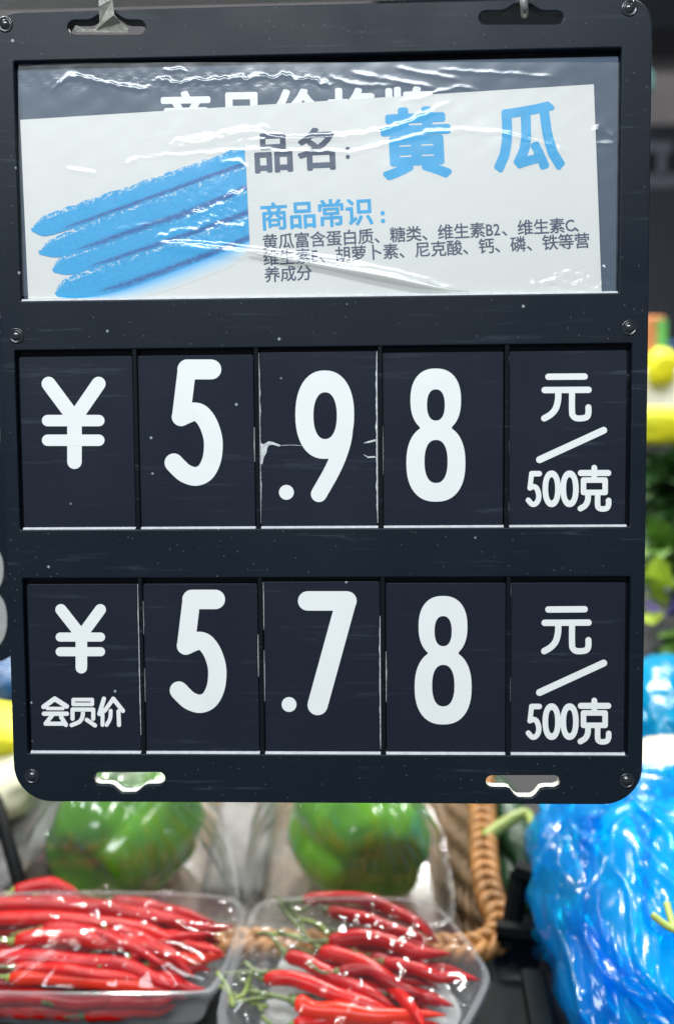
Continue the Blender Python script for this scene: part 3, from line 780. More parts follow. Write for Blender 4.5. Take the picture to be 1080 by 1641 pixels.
patchn(345, 350, 60, 45, 0.55 * mm, 26, 31); patchn(920, 455, 60, 16, 0.5 * mm, 20, 32); patchn(350, 222, 90, 16, 0.35 * mm, 22, 33)
patchn(300, 130, 260, 16, 0.25 * mm, 24, 34); patchn(880, 240, 60, 30, 0.2 * mm, 22, 35)
Y_F = 0.0016
DX = np.array([[PB(fx0, fy0, Y_F).x, PB(fx1, fy0, Y_F).x]])
verts = []
R3 = np.array(ROT)
d = np.stack([(gx - CX) / F_PX, np.ones_like(gx), -(gy - CY) / F_PX], -1) @ R3.T
tt = (Y_F - CAM.y) / d[..., 1]
vx, vz = d[..., 0] * tt, d[..., 2] * tt
vx = np.clip(vx, HEAD[0] + 0.0002, HEAD[1] - 0.0002); vz = np.clip(vz, HEAD[2] + 0.0008, HEAD[3] - 0.0002)
vy = Y_F - np.clip(h, -0.0004, 0.0022)
V_ = np.stack([vx, vy, vz], -1).reshape(-1, 3)
I_ = np.arange(NX * NY).reshape(NY, NX)
F_ = np.stack([I_[:-1, :-1], I_[1:, :-1], I_[1:, 1:], I_[:-1, 1:]], -1).reshape(-1, 4)
film = link('plastic_film', mesh('plastic_film', V_.tolist(), F_.tolist(), True), M_FILM)
tag(film, 'wrinkled clear plastic film covering the header card and white slip', 'film')

# the one big fold where the film lies double
M_FOLD = clear_film('film_fold', tint=(0.86, 0.86, 0.85), rough=0.22, haze=0.22, gain=1.6, hazecol=(0.50, 0.50, 0.48))
top_e = catmull([Vector(p) for p in [(395, 402), (440, 407), (520, 420), (600, 433), (660, 446), (720, 461), (752, 466)]], 10)
bot_e = catmull([Vector(p) for p in [(395, 404), (440, 416), (520, 432), (600, 450), (660, 461), (720, 467), (752, 468)]], 10)
v, f = [], []
for a, b in zip(top_e, bot_e):
    for j in range(6):
        q = a.lerp(b, j / 5); yy = Y_F - 0.0012 - 0.0005 * math.sin(math.pi * j / 5); p = PB(q.x, q.y, yy); v.append((p.x, yy, max(p.z, HEAD[2] + 0.0009)))
for i in range(len(top_e) - 1):
    for j in range(5): a = i * 6 + j; f.append((a, a + 1, a + 7, a + 6))
mk('film_fold', v, f, M_FOLD, film, True)['label'] = 'greyish doubled fold of the film'

# ------------------------------------------------------------------ hooks and rail
hk = []
outl = [(158, -70), (180, -70), (181, 0), (184, 24), (194, 36), (206, 46), (206, 53), (122, 53), (118, 47), (122, 40), (134, 46), (152, 47), (160, 36), (159, 10)]
v, f = [], []
for side in (0, 1):
    for x, y in outl:
        yy = (-0.0022 if y < 24 else -0.0022 + 0.0034 * min(1, (y - 24) / 20)) + side * 0.0016
        p = PB(x, y, yy); v.append((p.x, yy, p.z))
n = len(outl)
f = [tuple(range(n)), tuple(range(2 * n - 1, n - 1, -1))] + [(i, i + n, (i + 1) % n + n, (i + 1) % n) for i in range(n)]
h1 = bevel(mk('hanging_hook', v, f, M_HOOKP), 0.0004); tag(h1, 'pale flat plastic hook through the left slot of the board', 'hook')
path = [Vector(PB(836, -70, -0.0025)), Vector(PB(838, -20, -0.0025)), Vector(PB(839, 6, -0.0024)), Vector(PB(840, 16, -0.0012)), Vector(PB(840, 22, 0.0025)), Vector(PB(840, 22, 0.008))]
pp = catmull(path, 6); v, f = tube(pp, 0.00145, 12)
h2 = mk('hanging_hook', v, f, M_STEEL, smooth=True); tag(h2, 'dull metal wire hook through the right slot of the board', 'hook')
pp = [Vector((-0.32, 0.030, 0.1893)), Vector((-0.08, 0.030, 0.1893)), Vector((0.16, 0.030, 0.1893))]
v, f = tube(catmull(pp, 10), 0.0075, 14); o = mk('hanging_rail', v, f, M_FOAM, smooth=True); tag(o, 'pale rail just above the top edge of the black board', 'rail')

# neighbouring board, seen as a sliver past the left edge
nb = empty('price_board', 'neighbouring black price board with blurred white digit at left edge', 'price board')
YN = 0.075
a, b = PB(-330, 500, YN), PB(30, 1062, YN)
filled('frame', [rrect(a.x, b.x, b.z, a.z, 0.012)], YN, 0.005, M_FRAME, nb, 0.0005, 2)
pr = Print(YN - 0.0004); eight(pr, -26, 872, 0.80); pr.build('numeral', M_PINK, nb)
pr = Print(YN - 0.0004); eight(pr, -37, 580, 0.78); pr.build('numeral', M_PINK, nb)

# ================================================================== produce below the board
def chili(label, pts, w_, rpx, mat=None, stem=None, group=None, tipw=None, stem_mat=None):
    """pts: photograph pixels from the stem end to the tip; w_: height over the display"""
    t = empty('red_chili', label, 'chili', group)
    n = len(pts)
    P3 = []
    for i, (x, y) in enumerate(pts):
        ww = w_ if tipw is None else w_ + (tipw - w_) * i / (n - 1)
        P3.append(SL(x, y, ww))
    mid = P3[0]
    path = catmull(P3, 7); m2 = len(path)
    depth = (path[m2 // 2] - CAM).dot(fwd)
    r0 = rpx * depth / F_PX
    ph = random.uniform(0, 100)
    rad = []
    for i in range(m2):
        s = i / (m2 - 1)
        k = min(1.0, (s / 0.06) ** 0.5 * 0.65 + 0.35) if s < 0.06 else 1.0
        k *= 1.0 if s < 0.55 else max(0.05, 1 - ((s - 0.55) / 0.47) ** 1.8)
        k *= 1 + 0.16 * noise.noise(Vector((s * 5 + ph, ph, 0))) + 0.06 * noise.noise(Vector((s * 17 + ph, ph, 4)))
        rad.append(r0 * k)
        path[i] = path[i] + (S_N * noise.noise(Vector((s * 3 + ph, 3, 1))) + S_V * noise.noise(Vector((s * 3, ph, 5)))) * r0 * 0.55
    v, f = tube(path, rad, 12)
    loc = path[0].copy()
    mk('pod', [p - loc for p in v], f, mat or random.choice((M_CHILI, M_CHILI, M_CHILI3, M_CHILI4)), t, True)
    # calyx and stem
    back = (path[0] - path[2]).normalized()
    if stem:
        sp = [path[0] + back * -0.001] + [SL(x, y, w_ + 0.001) for x, y in stem]
    else:
        sp = [path[0] - back * 0.001, path[0] + back * 0.008, path[0] + back * 0.016 + S_N * random.uniform(0, 0.006) + S_V * random.uniform(-0.006, 0.006)]
    sp = catmull(sp, 5); q = len(sp)
    v, f = tube(sp, [r0 * (0.62 if i == 0 else 0.5 if i == 1 else 0.26) for i in range(q)], 8)
    mk('stem', [p - loc for p in v], f, stem_mat or M_STEM, t, True)
    t.location = loc
    return t

def tray(name, label, rim_px, w0, hgt, base_scale=0.84, rib=26, pad=False):
    t = empty(name, label, 'tray')
    rim = chaikin([SLuv(x, y, w0 + hgt) for x, y in rim_px], 3, 0.22)
    n = len(rim); cu = sum(p[0] for p in rim) / n; cv = sum(p[1] for p in rim) / n
    loc = S(cu, cv, w0)
    levels = [(0.0, base_scale * 0.02, 0), (0.0, base_scale * 0.97, 0), (0.08, base_scale, 1), (0.5, (base_scale + 1) / 2 - 0.015, 1), (0.93, 0.965, 1), (0.955, 0.972, 0), (0.96, 1.02, 0), (0.90, 1.03, 0)]
    v, f = [], []
    # finer loop for the ribs
    loop = []
    for i in range(n):
        a, b = Vector(rim[i]), Vector(rim[(i + 1) % n])
        k = max(1, int((b - a).length / 0.0022))
        loop += [a.lerp(b, j / k) for j in range(k)]
    m_ = len(loop)
    for hh, sc, rb in levels:
        for i, p in enumerate(loop):
            s = sc * (1 + (0.008 if (i // 3) % 2 else -0.004) * rb)
            v.append(S(cu + (p.x - cu) * s, cv + (p.y - cv) * s, w0 + hgt * hh) - loc)
    for l in range(len(levels) - 1):
        for i in range(m_):
            j = (i + 1) % m_; f.append((l * m_ + i, l * m_ + j, (l + 1) * m_ + j, (l + 1) * m_ + i))
    f.append(tuple(range(m_)))
    mk('tray_shell', v, f, M_TRAY, t, False)
    if pad:
        v = [S(cu + (p[0] - cu) * base_scale * 0.94, cv + (p[1] - cv) * base_scale * 0.94, w0 + q) - loc for q in (0.0008, 0.0022) for p in rim]
        f = [tuple(range(n)), tuple(range(n, 2 * n))] + [(i, (i + 1) % n, n + (i + 1) % n, n + i) for i in range(n)]
        mk('paper_pad', v, f, M_PAD, t)
    t.location = loc
    return t, rim, (cu, cv)

def wrap_over(name, label, rim, c, w_rim, dome, seed, wr=0.0016, nr=34, spokes=5, mat=None, sagpow=2.0, peak=(0, 0), sharp=1.0, crumple=0.0):
    """cling film stretched over a tray, with pull folds towards the rim"""
    n = len(rim); loop = []
    for i in range(n):
        a, b = Vector(rim[i]), Vector(rim[(i + 1) % n]); k = max(1, int((b - a).length / 0.0016))
        loop += [a.lerp(b, j / k) for j in range(k)]
    m_ = len(loop); v, f = [], []
    r_ = random.Random(seed)
    fold = [(r_.uniform(0, 1), r_.uniform(0.006, 0.020) * sharp, r_.uniform(0.5, 1.4)) for _ in range(int(spokes * 6))]
    loc = S(c[0], c[1], w_rim)
    for j in range(nr + 1):
        s = j / nr
        for i, p in enumerate(loop):
            a = i / m_
            u, vv = c[0] + peak[0] * (1 - s) + (p.x - c[0]) * s * 1.01, c[1] + peak[1] * (1 - s) + (p.y - c[1]) * s * 1.01
            hh = dome * (1 - s ** sagpow)
            k = 0
            for fa, fw, fh in fold:
                dd = min(abs(a - fa), 1 - abs(a - fa)); dd += 0.02 * noise.noise(Vector((s * 4, fa * 30, seed))) * (1 - s)
                k += fh * math.exp(-(dd / fw) ** 2 * (0.4 + s)) if dd < 0.08 else 0
            k *= max(0, (s - 0.25)) * 1.4 * (1 - max(0, (s - 0.9) * 6))
            q = noise.noise(Vector((u * 70, vv * 70, seed * 3.1))) + 0.5 * noise.noise(Vector((u * 160, vv * 160, seed)))
            hh += wr * (k * 1.3 + 0.55 * q * (1 - s ** 4))
            if crumple:
                for fq, am in ((38, 1.0), (80, 0.45)):
                    n1 = noise.noise(Vector((u * fq + seed, vv * fq * 0.8, seed * 1.7))); hh += crumple * am * max(0, 1 - 3.0 * abs(n1)) ** 2 * min(1, 4 * (1 - s))
            if j == nr: hh = -0.004
            v.append(S(u, vv, w_rim + hh) - loc)
    for j in range(nr):
        for i in range(m_):
            q = (i + 1) % m_; f.append((j * m_ + i, j * m_ + q, (j + 1) * m_ + q, (j + 1) * m_ + i))
    o = link(name, mesh(name, v, f, True), mat or M_WRAP); o.location = loc
    return tag(o, label, 'wrap')

# black crate whose top carries the chili trays
def slope_box(u0, u1, v0, v1, w0, w1):
    v, f = [], []
    for a in (u0, u1):
        for b in (v0, v1):
            for c in (w0, w1): v.append(S(a, b, c))
    f = [(0, 1, 3, 2), (4, 6, 7, 5), (0, 4, 5, 1), (2, 3, 7, 6), (0, 2, 6, 4), (1, 5, 7, 3)]
    return v, f
uR, vT = SLuv(868, 1560, 0.0)
cr = empty('black_crate', 'black plastic crate under the chili trays', 'crate')
v, f = slope_box(-0.34, uR, -0.16, vT, W_FLOOR, -0.0035); bevel(mk('crate_body', v, f, M_BLACK, cr), 0.003)
v, f = slope_box(uR - 0.012, uR + 0.001, -0.16, vT + 0.001, -0.002, 0.004); bevel(mk('crate_rim', v, f, M_BLACK, cr), 0.002)

# trays of chilies
L_RIM = [(-190, 1586), (-150, 1432), (150, 1425), (375, 1432), (394, 1465), (350, 1578), (320, 1590)]
R_RIM = [(322, 1700), (405, 1450), (440, 1436), (660, 1436), (705, 1450), (778, 1545), (782, 1575), (700, 1720)]
HT = 0.034
tl, rimL, cL = tray('clear_tray', 'clear ribbed plastic tray of red chilies at left', L_RIM, 0.0, HT)
tr_, rimR, cR = tray('clear_tray', 'clear plastic tray of red chilies with rounded right corner', R_RIM, 0.0, HT, pad=True)

ZL = zt(0, 1260, 2.7); ZR = zt(340, 1260, 2.348)
gL, gR = 'chilies in the left tray', 'chilies in the right tray'
LCH = [
 ('short red chili peeking out at the back of left tray', [(60, 450), (160, 428), (250, 432), (350, 470)], .032, 11, None, [(20, 470)]),
 ('long red chili along the back of left tray with tip at right', [(-120, 515), (160, 505), (420, 525), (640, 560), (800, 590)], .032, 12.5, None, None),
 ('red chili in left tray under the film pucker, reaching the right rim', [(330, 540), (560, 545), (740, 570), (900, 620), (1010, 610)], .030, 11, None, [(250, 480), (150, 470)]),
 ('straight red chili across the middle of left tray, second from back', [(-100, 575), (160, 570), (400, 590), (620, 620), (820, 690), (930, 720)], .031, 12.5, None, None),
 ('thick red chili in left tray with bright green stem end', [(55, 668), (240, 655), (430, 672), (640, 700), (800, 760)], .034, 14, None, [(-30, 665)]),
 ('red chili in left tray just above the orange one, bent tip', [(-110, 745), (160, 748), (360, 765), (560, 790), (700, 850), (760, 880)], .034, 15, None, None),
 ('orange-red chili lying along the front rim of left tray', [(40, 828), (220, 826), (440, 842), (640, 868), (740, 880)], .032, 12, M_CHILI2, [(-10, 820)]),
 ('small red chili tip by the right corner of left tray', [(560, 640), (740, 650), (860, 690), (965, 730)], .029, 11, None, None),
 ('red chili in left tray with pale glossy tip pointing down right', [(430, 640), (600, 660), (740, 720), (840, 820)], .033, 11, None, None),
 ('orange-red chili tip near the right wall of left tray', [(640, 760), (800, 750), (900, 740), (975, 722)], .027, 11, M_CHILI2, None),
 ('red chili in left tray behind the one reaching the right rim', [(480, 500), (640, 520), (800, 560), (930, 590)], .026, 12, None, None),
 ('red chili curving down to the right rim of left tray', [(540, 580), (720, 590), (860, 640), (960, 670)], .024, 13, None, None),
 ('red chili in left tray over the pad of tips at right', [(500, 700), (660, 690), (800, 690), (920, 660)], .024, 12, None, None),
 ('dark red chili low by the right wall of left tray', [(520, 790), (680, 790), (800, 800), (910, 800)], .021, 13, None, None),
 ('red chili low at the front right of left tray', [(420, 900), (580, 890), (740, 880), (850, 860)], .020, 13, None, None),
 ('red chili behind the front wall of left tray, middle', [(330, 940), (520, 930), (680, 925), (800, 905)], .020, 14, None, None),
 ('red chili at the bottom front of left tray near its corner', [(360, 985), (520, 975), (660, 965), (760, 950)], .014, 14, None, None),
 ('short red chili at the front right corner of left tray', [(540, 850), (660, 830), (780, 860), (890, 880)], .026, 12, None, None),
 ('red chili against the front wall of left tray below the rim', [(-40, 915), (150, 922), (350, 930), (560, 918)], .022, 14, None, None),
 ('lowest red chili seen through the front of left tray', [(-80, 965), (120, 968), (320, 975), (470, 965)], .014, 14, None, None)]
for lab, pts, w_, r_, m_, st in LCH:
    chili(lab, [ZL(*p) for p in pts], w_ - 0.006, r_ * 0.95, m_, [ZL(*p) for p in st] if st else None, gL, stem_mat=M_STEMY if st else None)
for lab, pts, w_ in (('thin red chili slanting over the back of left tray', [(150, 480), (330, 490), (520, 540), (690, 610)], .031), ('thin red chili slanting across the middle of left tray', [(180, 620), (360, 625), (560, 690), (720, 780)], .036), ('thin dark red chili between the two front ones of left tray', [(60, 790), (260, 800), (470, 815), (640, 840)], .035), ('thin red chili near the right end of left tray, tip up', [(560, 740), (700, 690), (820, 650), (930, 640)], .033)):
    chili(lab, [ZL(*p) for p in pts], w_ - 0.006, 9.5, None, None, gL)
for k in range(7):
    y = 505 + 60 * k
    chili('half hidden red chili in the lower layer of left tray', [ZL(random.uniform(-120, 0), y), ZL(220, y + random.uniform(-20, 20)), ZL(450, y + random.uniform(-20, 25)), ZL(690 + 20 * k, y + random.uniform(0, 60))], .013, 12.5, None, None, gL)
RCH = [
 ('red chili arching along the back of right tray', [(335, 438), (480, 412), (620, 440), (740, 500), (822, 565)], .033, 10, None, None),
 ('red chili in right tray second from the back, straight', [(430, 470), (560, 495), (700, 545), (830, 590)], .032, 9.5, None, [(380, 440), (330, 470), (270, 440)]),
 ('bright red chili in right tray reaching towards the basket rim', [(430, 585), (580, 575), (740, 612), (900, 640)], .033, 12, None, [(340, 580), (250, 545)]),
 ('long red chili crossing the middle of right tray diagonally', [(400, 622), (540, 650), (660, 730), (760, 850), (800, 920)], .032, 12, None, [(350, 560), (250, 440)]),
 ('dark red chili left of centre in right tray with tapering tip', [(275, 640), (400, 688), (560, 765), (690, 840)], .031, 12, None, [(220, 560), (170, 555)]),
 ('dark red chili nearest the stems in right tray', [(190, 722), (330, 736), (490, 788), (640, 845), (680, 880)], .031, 11.5, None, [(120, 700), (50, 705)]),
 ('orange-red chili with blunt end in the front of right tray', [(310, 818), (420, 838), (620, 862), (880, 862)], .030, 14, M_CHILI2, [(240, 790), (140, 770)]),
 ('slim red chili pointing at the rounded corner of right tray', [(640, 660), (800, 700), (900, 715), (1005, 732)], .031, 9, None, None),
 ('short red chili between two longer ones in right tray', [(470, 690), (600, 700), (720, 760), (800, 790)], .034, 10, None, None),
 ('red chili by the right wall of right tray', [(700, 790), (800, 800), (910, 830)], .026, 9, None, None),
 ('red chili in right tray under the slim one', [(590, 640), (740, 690), (860, 690), (945, 695)], .028, 10, None, None),
 ('red chili low in the middle of right tray, mostly covered', [(470, 560), (600, 600), (740, 660), (860, 720)], .024, 11, None, None),
 ('red chili low near the centre of right tray, pointing right', [(420, 740), (560, 750), (700, 780), (860, 790)], .023, 12, None, None),
 ('red chili crossing under the dark ones in right tray', [(380, 640), (480, 700), (570, 800), (640, 880)], .022, 12, None, None),
 ('small red chili at the back right of right tray', [(560, 450), (680, 470), (780, 520), (850, 590)], .024, 10, None, None),
 ('red chili cut by the lower picture edge in right tray', [(300, 900), (480, 880), (700, 895), (860, 900)], .026, 12, None, None)]
for lab, pts, w_, r_, m_, st in RCH:
    chili(lab, [ZR(*p) for p in pts], w_ - 0.006, r_ * 1.06, m_, [ZR(*p) for p in st] if st else None, gR)
for k in range(6):
    y = 560 + 60 * k; x = 560 - 20 * k
    chili('half hidden red chili in the lower layer of right tray', [ZR(x - 60, y - 10), ZR(x + 90, y + random.uniform(0, 20)), ZR(x + 220, y + 50), ZR(x + 330, y + random.uniform(60, 110))], .013, 11, None, None, gR)
# loose green stems filling the left part of the right tray
st = [[(50, 700), (130, 740), (200, 800)], [(30, 750), (110, 800), (210, 830)], [(90, 700), (150, 780), (190, 850)], [(150, 690), (120, 780), (60, 810)], [(60, 820), (160, 800), (240, 790)], [(180, 555), (300, 560), (400, 590)], [(260, 445), (330, 500), (350, 570)], [(330, 500), (400, 520), (440, 560)], [(120, 660), (180, 700), (260, 690)], [(20, 700), (60, 760), (80, 830)]]
for i, p in enumerate(st):
    pp = catmull([SL(*ZR(*q), 0.020 + 0.001 * i) for q in p], 6); loc = pp[0].copy()
    v, f = tube([q - loc for q in pp], 0.0011, 7)
    o = mk('chili_stalk', v, f, M_STEMY if i % 2 else M_STEM, smooth=True); o.location = loc
    tag(o, 'thin loose green chili stalk among the stems in right tray', 'stalk', 'loose stalks in the right tray')

wrap_over('cling_wrap', 'clear cling wrap puckered over the left chili tray', rimL, cL, HT, 0.010, 3, 0.0022)
wrap_over('cling_wrap', 'clear cling wrap stretched over the right chili tray', rimR, cR, HT, 0.010, 5, 0.0022)

# wicker basket
W_B = -0.002
rim_px = [(770, 1180), (772, 1290), (776, 1390), (786, 1445), (800, 1476), (798, 1502), (774, 1519), (735, 1524), (640, 1522), (400, 1515), (100, 1508), (-120, 1504)]
rim_uv = [SLuv(x, y, W_B) for x, y in rim_px]
uL = rim_uv[-1][0]; vTop = rim_uv[0][1]
rim_uv = rim_uv + [(uL - 0.02, rim_uv[-1][1] + 0.02), (uL - 0.02, vTop)]
bk = empty('wicker_basket', 'brown wicker basket with braided orange rim right of the packs', 'basket')
def path_at(inset, w_):
    cu, cv = (rim_uv[0][0] + uL) / 2, (rim_uv[5][1] + vTop) / 2
    out = []
    for u, vv in rim_uv:
        su = 1 - inset / abs(rim_uv[0][0] - cu); sv = 1 - inset / max(1e-3, abs(rim_uv[6][1] - cv))
        out.append(S(cu + (u - cu) * su, cv + (vv - cv) * sv, w_))
    return out
core = catmull(path_at(0, W_B), 26)
# even spacing
def resample(P, step):
    out = [P[0]]; need = step
    for a, b in zip(P[:-1], P[1:]):
        L_ = (b - a).length
        while L_ >= need:
            a = a + (b - a).normalized() * need; out.append(a.copy()); L_ = (b - a).length; need = step
        need -= L_
    return out
core = resample(core, 0.0022)
for k in range(4):
    pts = []
    for i, p in enumerate(core):
        t_ = (core[min(i + 1, len(core) - 1)] - core[max(i - 1, 0)]).normalized(); side = t_.cross(S_N).normalized()
        ph = i * 0.0022 / 0.034 * 2 * math.pi + k * math.pi / 2
        pts.append(p + side * math.sin(ph) * 0.0062 + S_N * (math.sin(2 * ph) * 0.0024 + 0.002))
    v, f = tube(pts, 0.0035, 8); mk('rim_strand', v, f, M_RATT, bk, True)
for l in range(7):
    P_ = resample(catmull(path_at(0.004 + 0.0035 * l, W_B - 0.006 - 0.0062 * l), 14), 0.0040)
    pts = []
    for i, p in enumerate(P_):
        t_ = (P_[min(i + 1, len(P_) - 1)] - P_[max(i - 1, 0)]).normalized(); side = t_.cross(S_N).normalized()
        pts.append(p + side * 0.0018 * math.cos(math.pi * i * 0.004 / 0.014 + l * math.pi))
    v, f = tube(pts, 0.0034, 7); mk('wall_strand', v, f, M_RATTD, bk, True)
v, f = slope_box(uL, rim_uv[0][0] - 0.02, rim_uv[5][1] + 0.015, vTop, W_FLOOR + 0.001, W_FLOOR + 0.004); mk('basket_bottom', v, f, M_RATTD, bk)

# wrapped green peppers in the basket
def pepper(label, px0, px1, pyc, w_c, mat, yaw, seed, group):
    t = empty('green_pepper', label, 'pepper', group)
    c = SL((px0 + px1) / 2, pyc, w_c); depth = (c - CAM).dot(fwd)
    R_ = (px1 - px0) / 2 * depth / F_PX
    nu, nv = 64, 36; v, f = [], []
    for j in range(nv + 1):
        a = math.pi * j / nv
        for i in range(nu):
            b = 2 * math.pi * i / nu
            lob = 1.04 - 0.17 * (1 - abs(math.cos(2 * b + seed + 0.25 * math.sin(a * 2)))) ** 2.2 + 0.05 * math.sin(b + seed * 2)
            rr = math.sin(a) ** 0.52 * R_ * (0.95 + 0.10 * math.cos(a)) * lob
            z = math.copysign(abs(math.cos(a)) ** 0.8, math.cos(a)) * R_ * 1.02
            z -= 0.22 * R_ * math.exp(-(math.sin(a) / 0.35) ** 2) * (1 if math.cos(a) > 0 else -1)
            nn = 1 + 0.07 * noise.noise(Vector((math.cos(b) * 1.5, math.sin(b) * 1.5, a * 2 + seed)))
            v.append((rr * math.cos(b) * nn, rr * math.sin(b) * nn, z))
    for j in range(nv):
        for i in range(nu):
            k = (i + 1) % nu; f.append((j * nu + i, j * nu + k, (j + 1) * nu + k, (j + 1) * nu + i))
    rot = Matrix.Rotation(yaw, 4, 'Z') @ Matrix.Rotation(math.radians(72), 4, 'X')
    v = [(rot @ Vector(p)) for p in v]
    mk('pepper_flesh', v, f, mat, t, True)
    s0 = rot @ Vector((0, 0, R_ * 0.75)); s1 = rot @ Vector((R_ * 0.05, 0, R_ * 1.05)); s2 = rot @ Vector((R_ * 0.2, 0, R_ * 1.28))
    pth = catmull([s0, s1, s2], 5)
    v, f = tube(pth, [R_ * (0.2 if i < 2 else 0.11) for i in range(len(pth))], 9); mk('stem', v, f, M_STALK, t, True)
    t.location = c
    return t
gP = 'wrapped green peppers in the basket'
pepper('dark green pepper in the left wrapped pack', 88, 312, 1335, 0.002, M_PEPD, 2.7, 0.4, gP)
pepper('bright green pepper in the right wrapped pack', 470, 690, 1328, 0.002, M_PEPL, 3.5, 1.3, gP)
def pack(label, wl, rim_px, seed, peak, pc):
    t, rim, c = tray('clear_tray', label, rim_px, W_FLOOR + 0.006, 0.022, 0.88)
    wrap_over('cling_wrap', wl, rim, c, W_FLOOR + 0.028, 0.082, seed, 0.0085, 60, 9, sharp=0.5, crumple=0.0042, mat=M_WRAPP, sagpow=2.8, peak=peak)
pack('clear shallow tray under the dark green pepper', 'loose clear wrap tented over the dark green pepper', [(12, 1462), (70, 1262), (345, 1262), (388, 1462), (356, 1484), (50, 1484)], 11, (0, 0.0), None)
pack('clear shallow tray under the bright green pepper', 'loose clear wrap tented over the bright green pepper', [(388, 1464), (412, 1262), (692, 1262), (732, 1462), (704, 1484), (420, 1486)], 14, (0, 0.0), None)
# white foam tray between the packs
v, f = slope_box(*[SLuv(325, 1400, -0.03)[0], SLuv(425, 1400, -0.03)[0]], SLuv(380, 1425, -0.03)[1], SLuv(380, 1235, -0.03)[1], W_FLOOR + 0.004, -0.032)
o = bevel(mk('foam_tray', v, f, M_GFOAM), 0.006, 3); tag(o, 'greyish foam tray between the two wrapped pepper packs', 'tray')

# ------------------------------------------------------------------ right side: stand, cucumbers, stalk, blue bag
def bar(px0, py0, px1, py1, w0_, w1_, r, name, mat, parent, sides=6):
    a, b = SL(px0, py0, w0_), SL(px1, py1, w1_)
    v, f = tube([a, a.lerp(b, 0.5), b], r, sides); return mk(name, v, f, mat, parent)
sd = empty('crate_handle', 'black plastic crate handle beside the blue bag', 'handle')
bar(826, 1396, 925, 1428, 0.03, 0.03, 0.0072, 'handle_bar', M_BLACK, sd, 8)
bar(833, 1398, 812, 1520, 0.03, 0.0, 0.0060, 'upright', M_BLACK, sd, 8)
bar(905, 1425, 878, 1560, 0.03, 0.0, 0.0060, 'upright', M_BLACK, sd, 8)
bar(795, 1490, 890, 1502, 0.01, 0.01, 0.0060, 'cross_bar', M_BLACK, sd, 8)
def cuke(label, p0, p1, w_, rpx):
    a, b = SL(*p0, w_), SL(*p1, w_); d_ = (a - CAM).dot(fwd); r = rpx * d_ / F_PX
    pth = [a.lerp(b, i / 14) + S_N * 0.004 * math.sin(math.pi * i / 14) for i in range(15)]
    rad = [r * (max(0.12, math.sin(math.pi * min(1, max(0.0, (i + 0.25) / 14.5)))) ** 0.32) for i in range(15)]
    v, f = tube([p - a for p in pth], rad, 14); o = mk('cucumber', v, f, M_CUKE, smooth=True); o.location = a
    return tag(o, label, 'cucumber', 'cucumbers behind the black handle')
cuke('dark green cucumber behind the black handle, uppermost', (790, 1250), (850, 1420), -0.025, 28)
cuke('dark green cucumber under the black cross bar', (830, 1400), (900, 1500), -0.030, 30)
cuke('dark green cucumber nearest the basket rim', (815, 1300), (822, 1480), -0.034, 24)
pth = catmull([SL(775, 1345, 0.0), SL(812, 1318, 0.004), SL(842, 1304, 0.006), SL(856, 1330, 0.004), SL(862, 1352, 0.0)], 7)
loc = pth[0].copy(); v, f = tube([p - loc for p in pth], [0.0052 * (1 - 0.6 * i / len(pth)) for i in range(len(pth))], 9)
o = mk('green_stalk', v, f, M_STALK, smooth=True); o.location = loc; tag(o, 'bent pale yellow-green stalk between basket rim and blue bag', 'stalk')

def bag(name, label, c, ax, mat, seed, amp, n=110, fold=9.0, dirv=(1, 0.7, 0), knot=None):
    nu, nv = n * 2, n; v, f = [], []
    D_ = Vector(dirv).normalized()
    for j in range(nv + 1):
        a = math.pi * (j + 0.5) / (nv + 1)
        for i in range(nu):
            b = 2 * math.pi * i / nu
            p = Vector((math.sin(a) * math.cos(b), math.cos(a), math.sin(a) * math.sin(b)))
            e = 0.75
            p = Vector(tuple(math.copysign(abs(q) ** e, q) for q in p))
            q = p * 1.6 + Vector((seed, seed * 0.7, 0))
            warp = Vector((noise.noise(q * 1.3), noise.noise(q * 1.3 + Vector((5, 1, 2))), noise.noise(q * 1.3 + Vector((1, 7, 3)))))
            s = D_.dot(p) + 0.35 * warp.x
            r1 = 1 - abs(noise.noise(Vector((s * fold * 0.45, warp.y * 1.6 + seed, p.z * 0.8)))) * 2
            r2 = 1 - abs(noise.noise(Vector((s * fold * 1.1, warp.z * 2.2, seed + p.z)))) * 2
            r3 = 1 - abs(noise.noise(q * 5.5)) * 2
            if knot:
                # long creases fanning out from where the bag is gathered
                dx_, dy_ = p.x - knot[0] + 0.22 * warp.x, p.y - knot[1] + 0.22 * warp.y
                th = math.atan2(dx_, -dy_) * fold; rd = math.hypot(dx_, dy_)
                r1 = 1 - abs(noise.noise(Vector((th * 0.9 + seed, rd * 0.8, p.z * 0.6)))) * 2.4
                r2 = 1 - abs(noise.noise(Vector((th * 2.6, rd * 1.3 + seed, p.z)))) * 2.4
                r3 = 1 - abs(noise.noise(Vector((th * 6.5, rd * 2.2, seed)))) * 2.4
                k = 1 + amp * (0.9 * max(0, r1) ** 2 + 0.40 * max(0, r2) ** 2 + 0.14 * max(0, r3) + 0.6 * warp.y) * min(1, rd * 1.5 + 0.2)
            else: k = 1 + amp * (0.9 * max(0, r1) ** 2 + 0.16 * max(0, r2) ** 2 + 0.02 * r3 + 0.7 * warp.y)
            v.append(S_U * (p.x * ax[0] * k) + S_V * (p.y * ax[1] * k) + S_N * (p.z * ax[2] * k))
    for j in range(nv):
        for i in range(nu):
            k = (i + 1) % nu; f.append((j * nu + i, j * nu + k, (j + 1) * nu + k, (j + 1) * nu + i))
    f.append(tuple(range(nu - 1, -1, -1))); f.append(tuple(nv * nu + i for i in range(nu)))
    o = link(name, mesh(name, v, f, True), mat); o.location = c
    return o
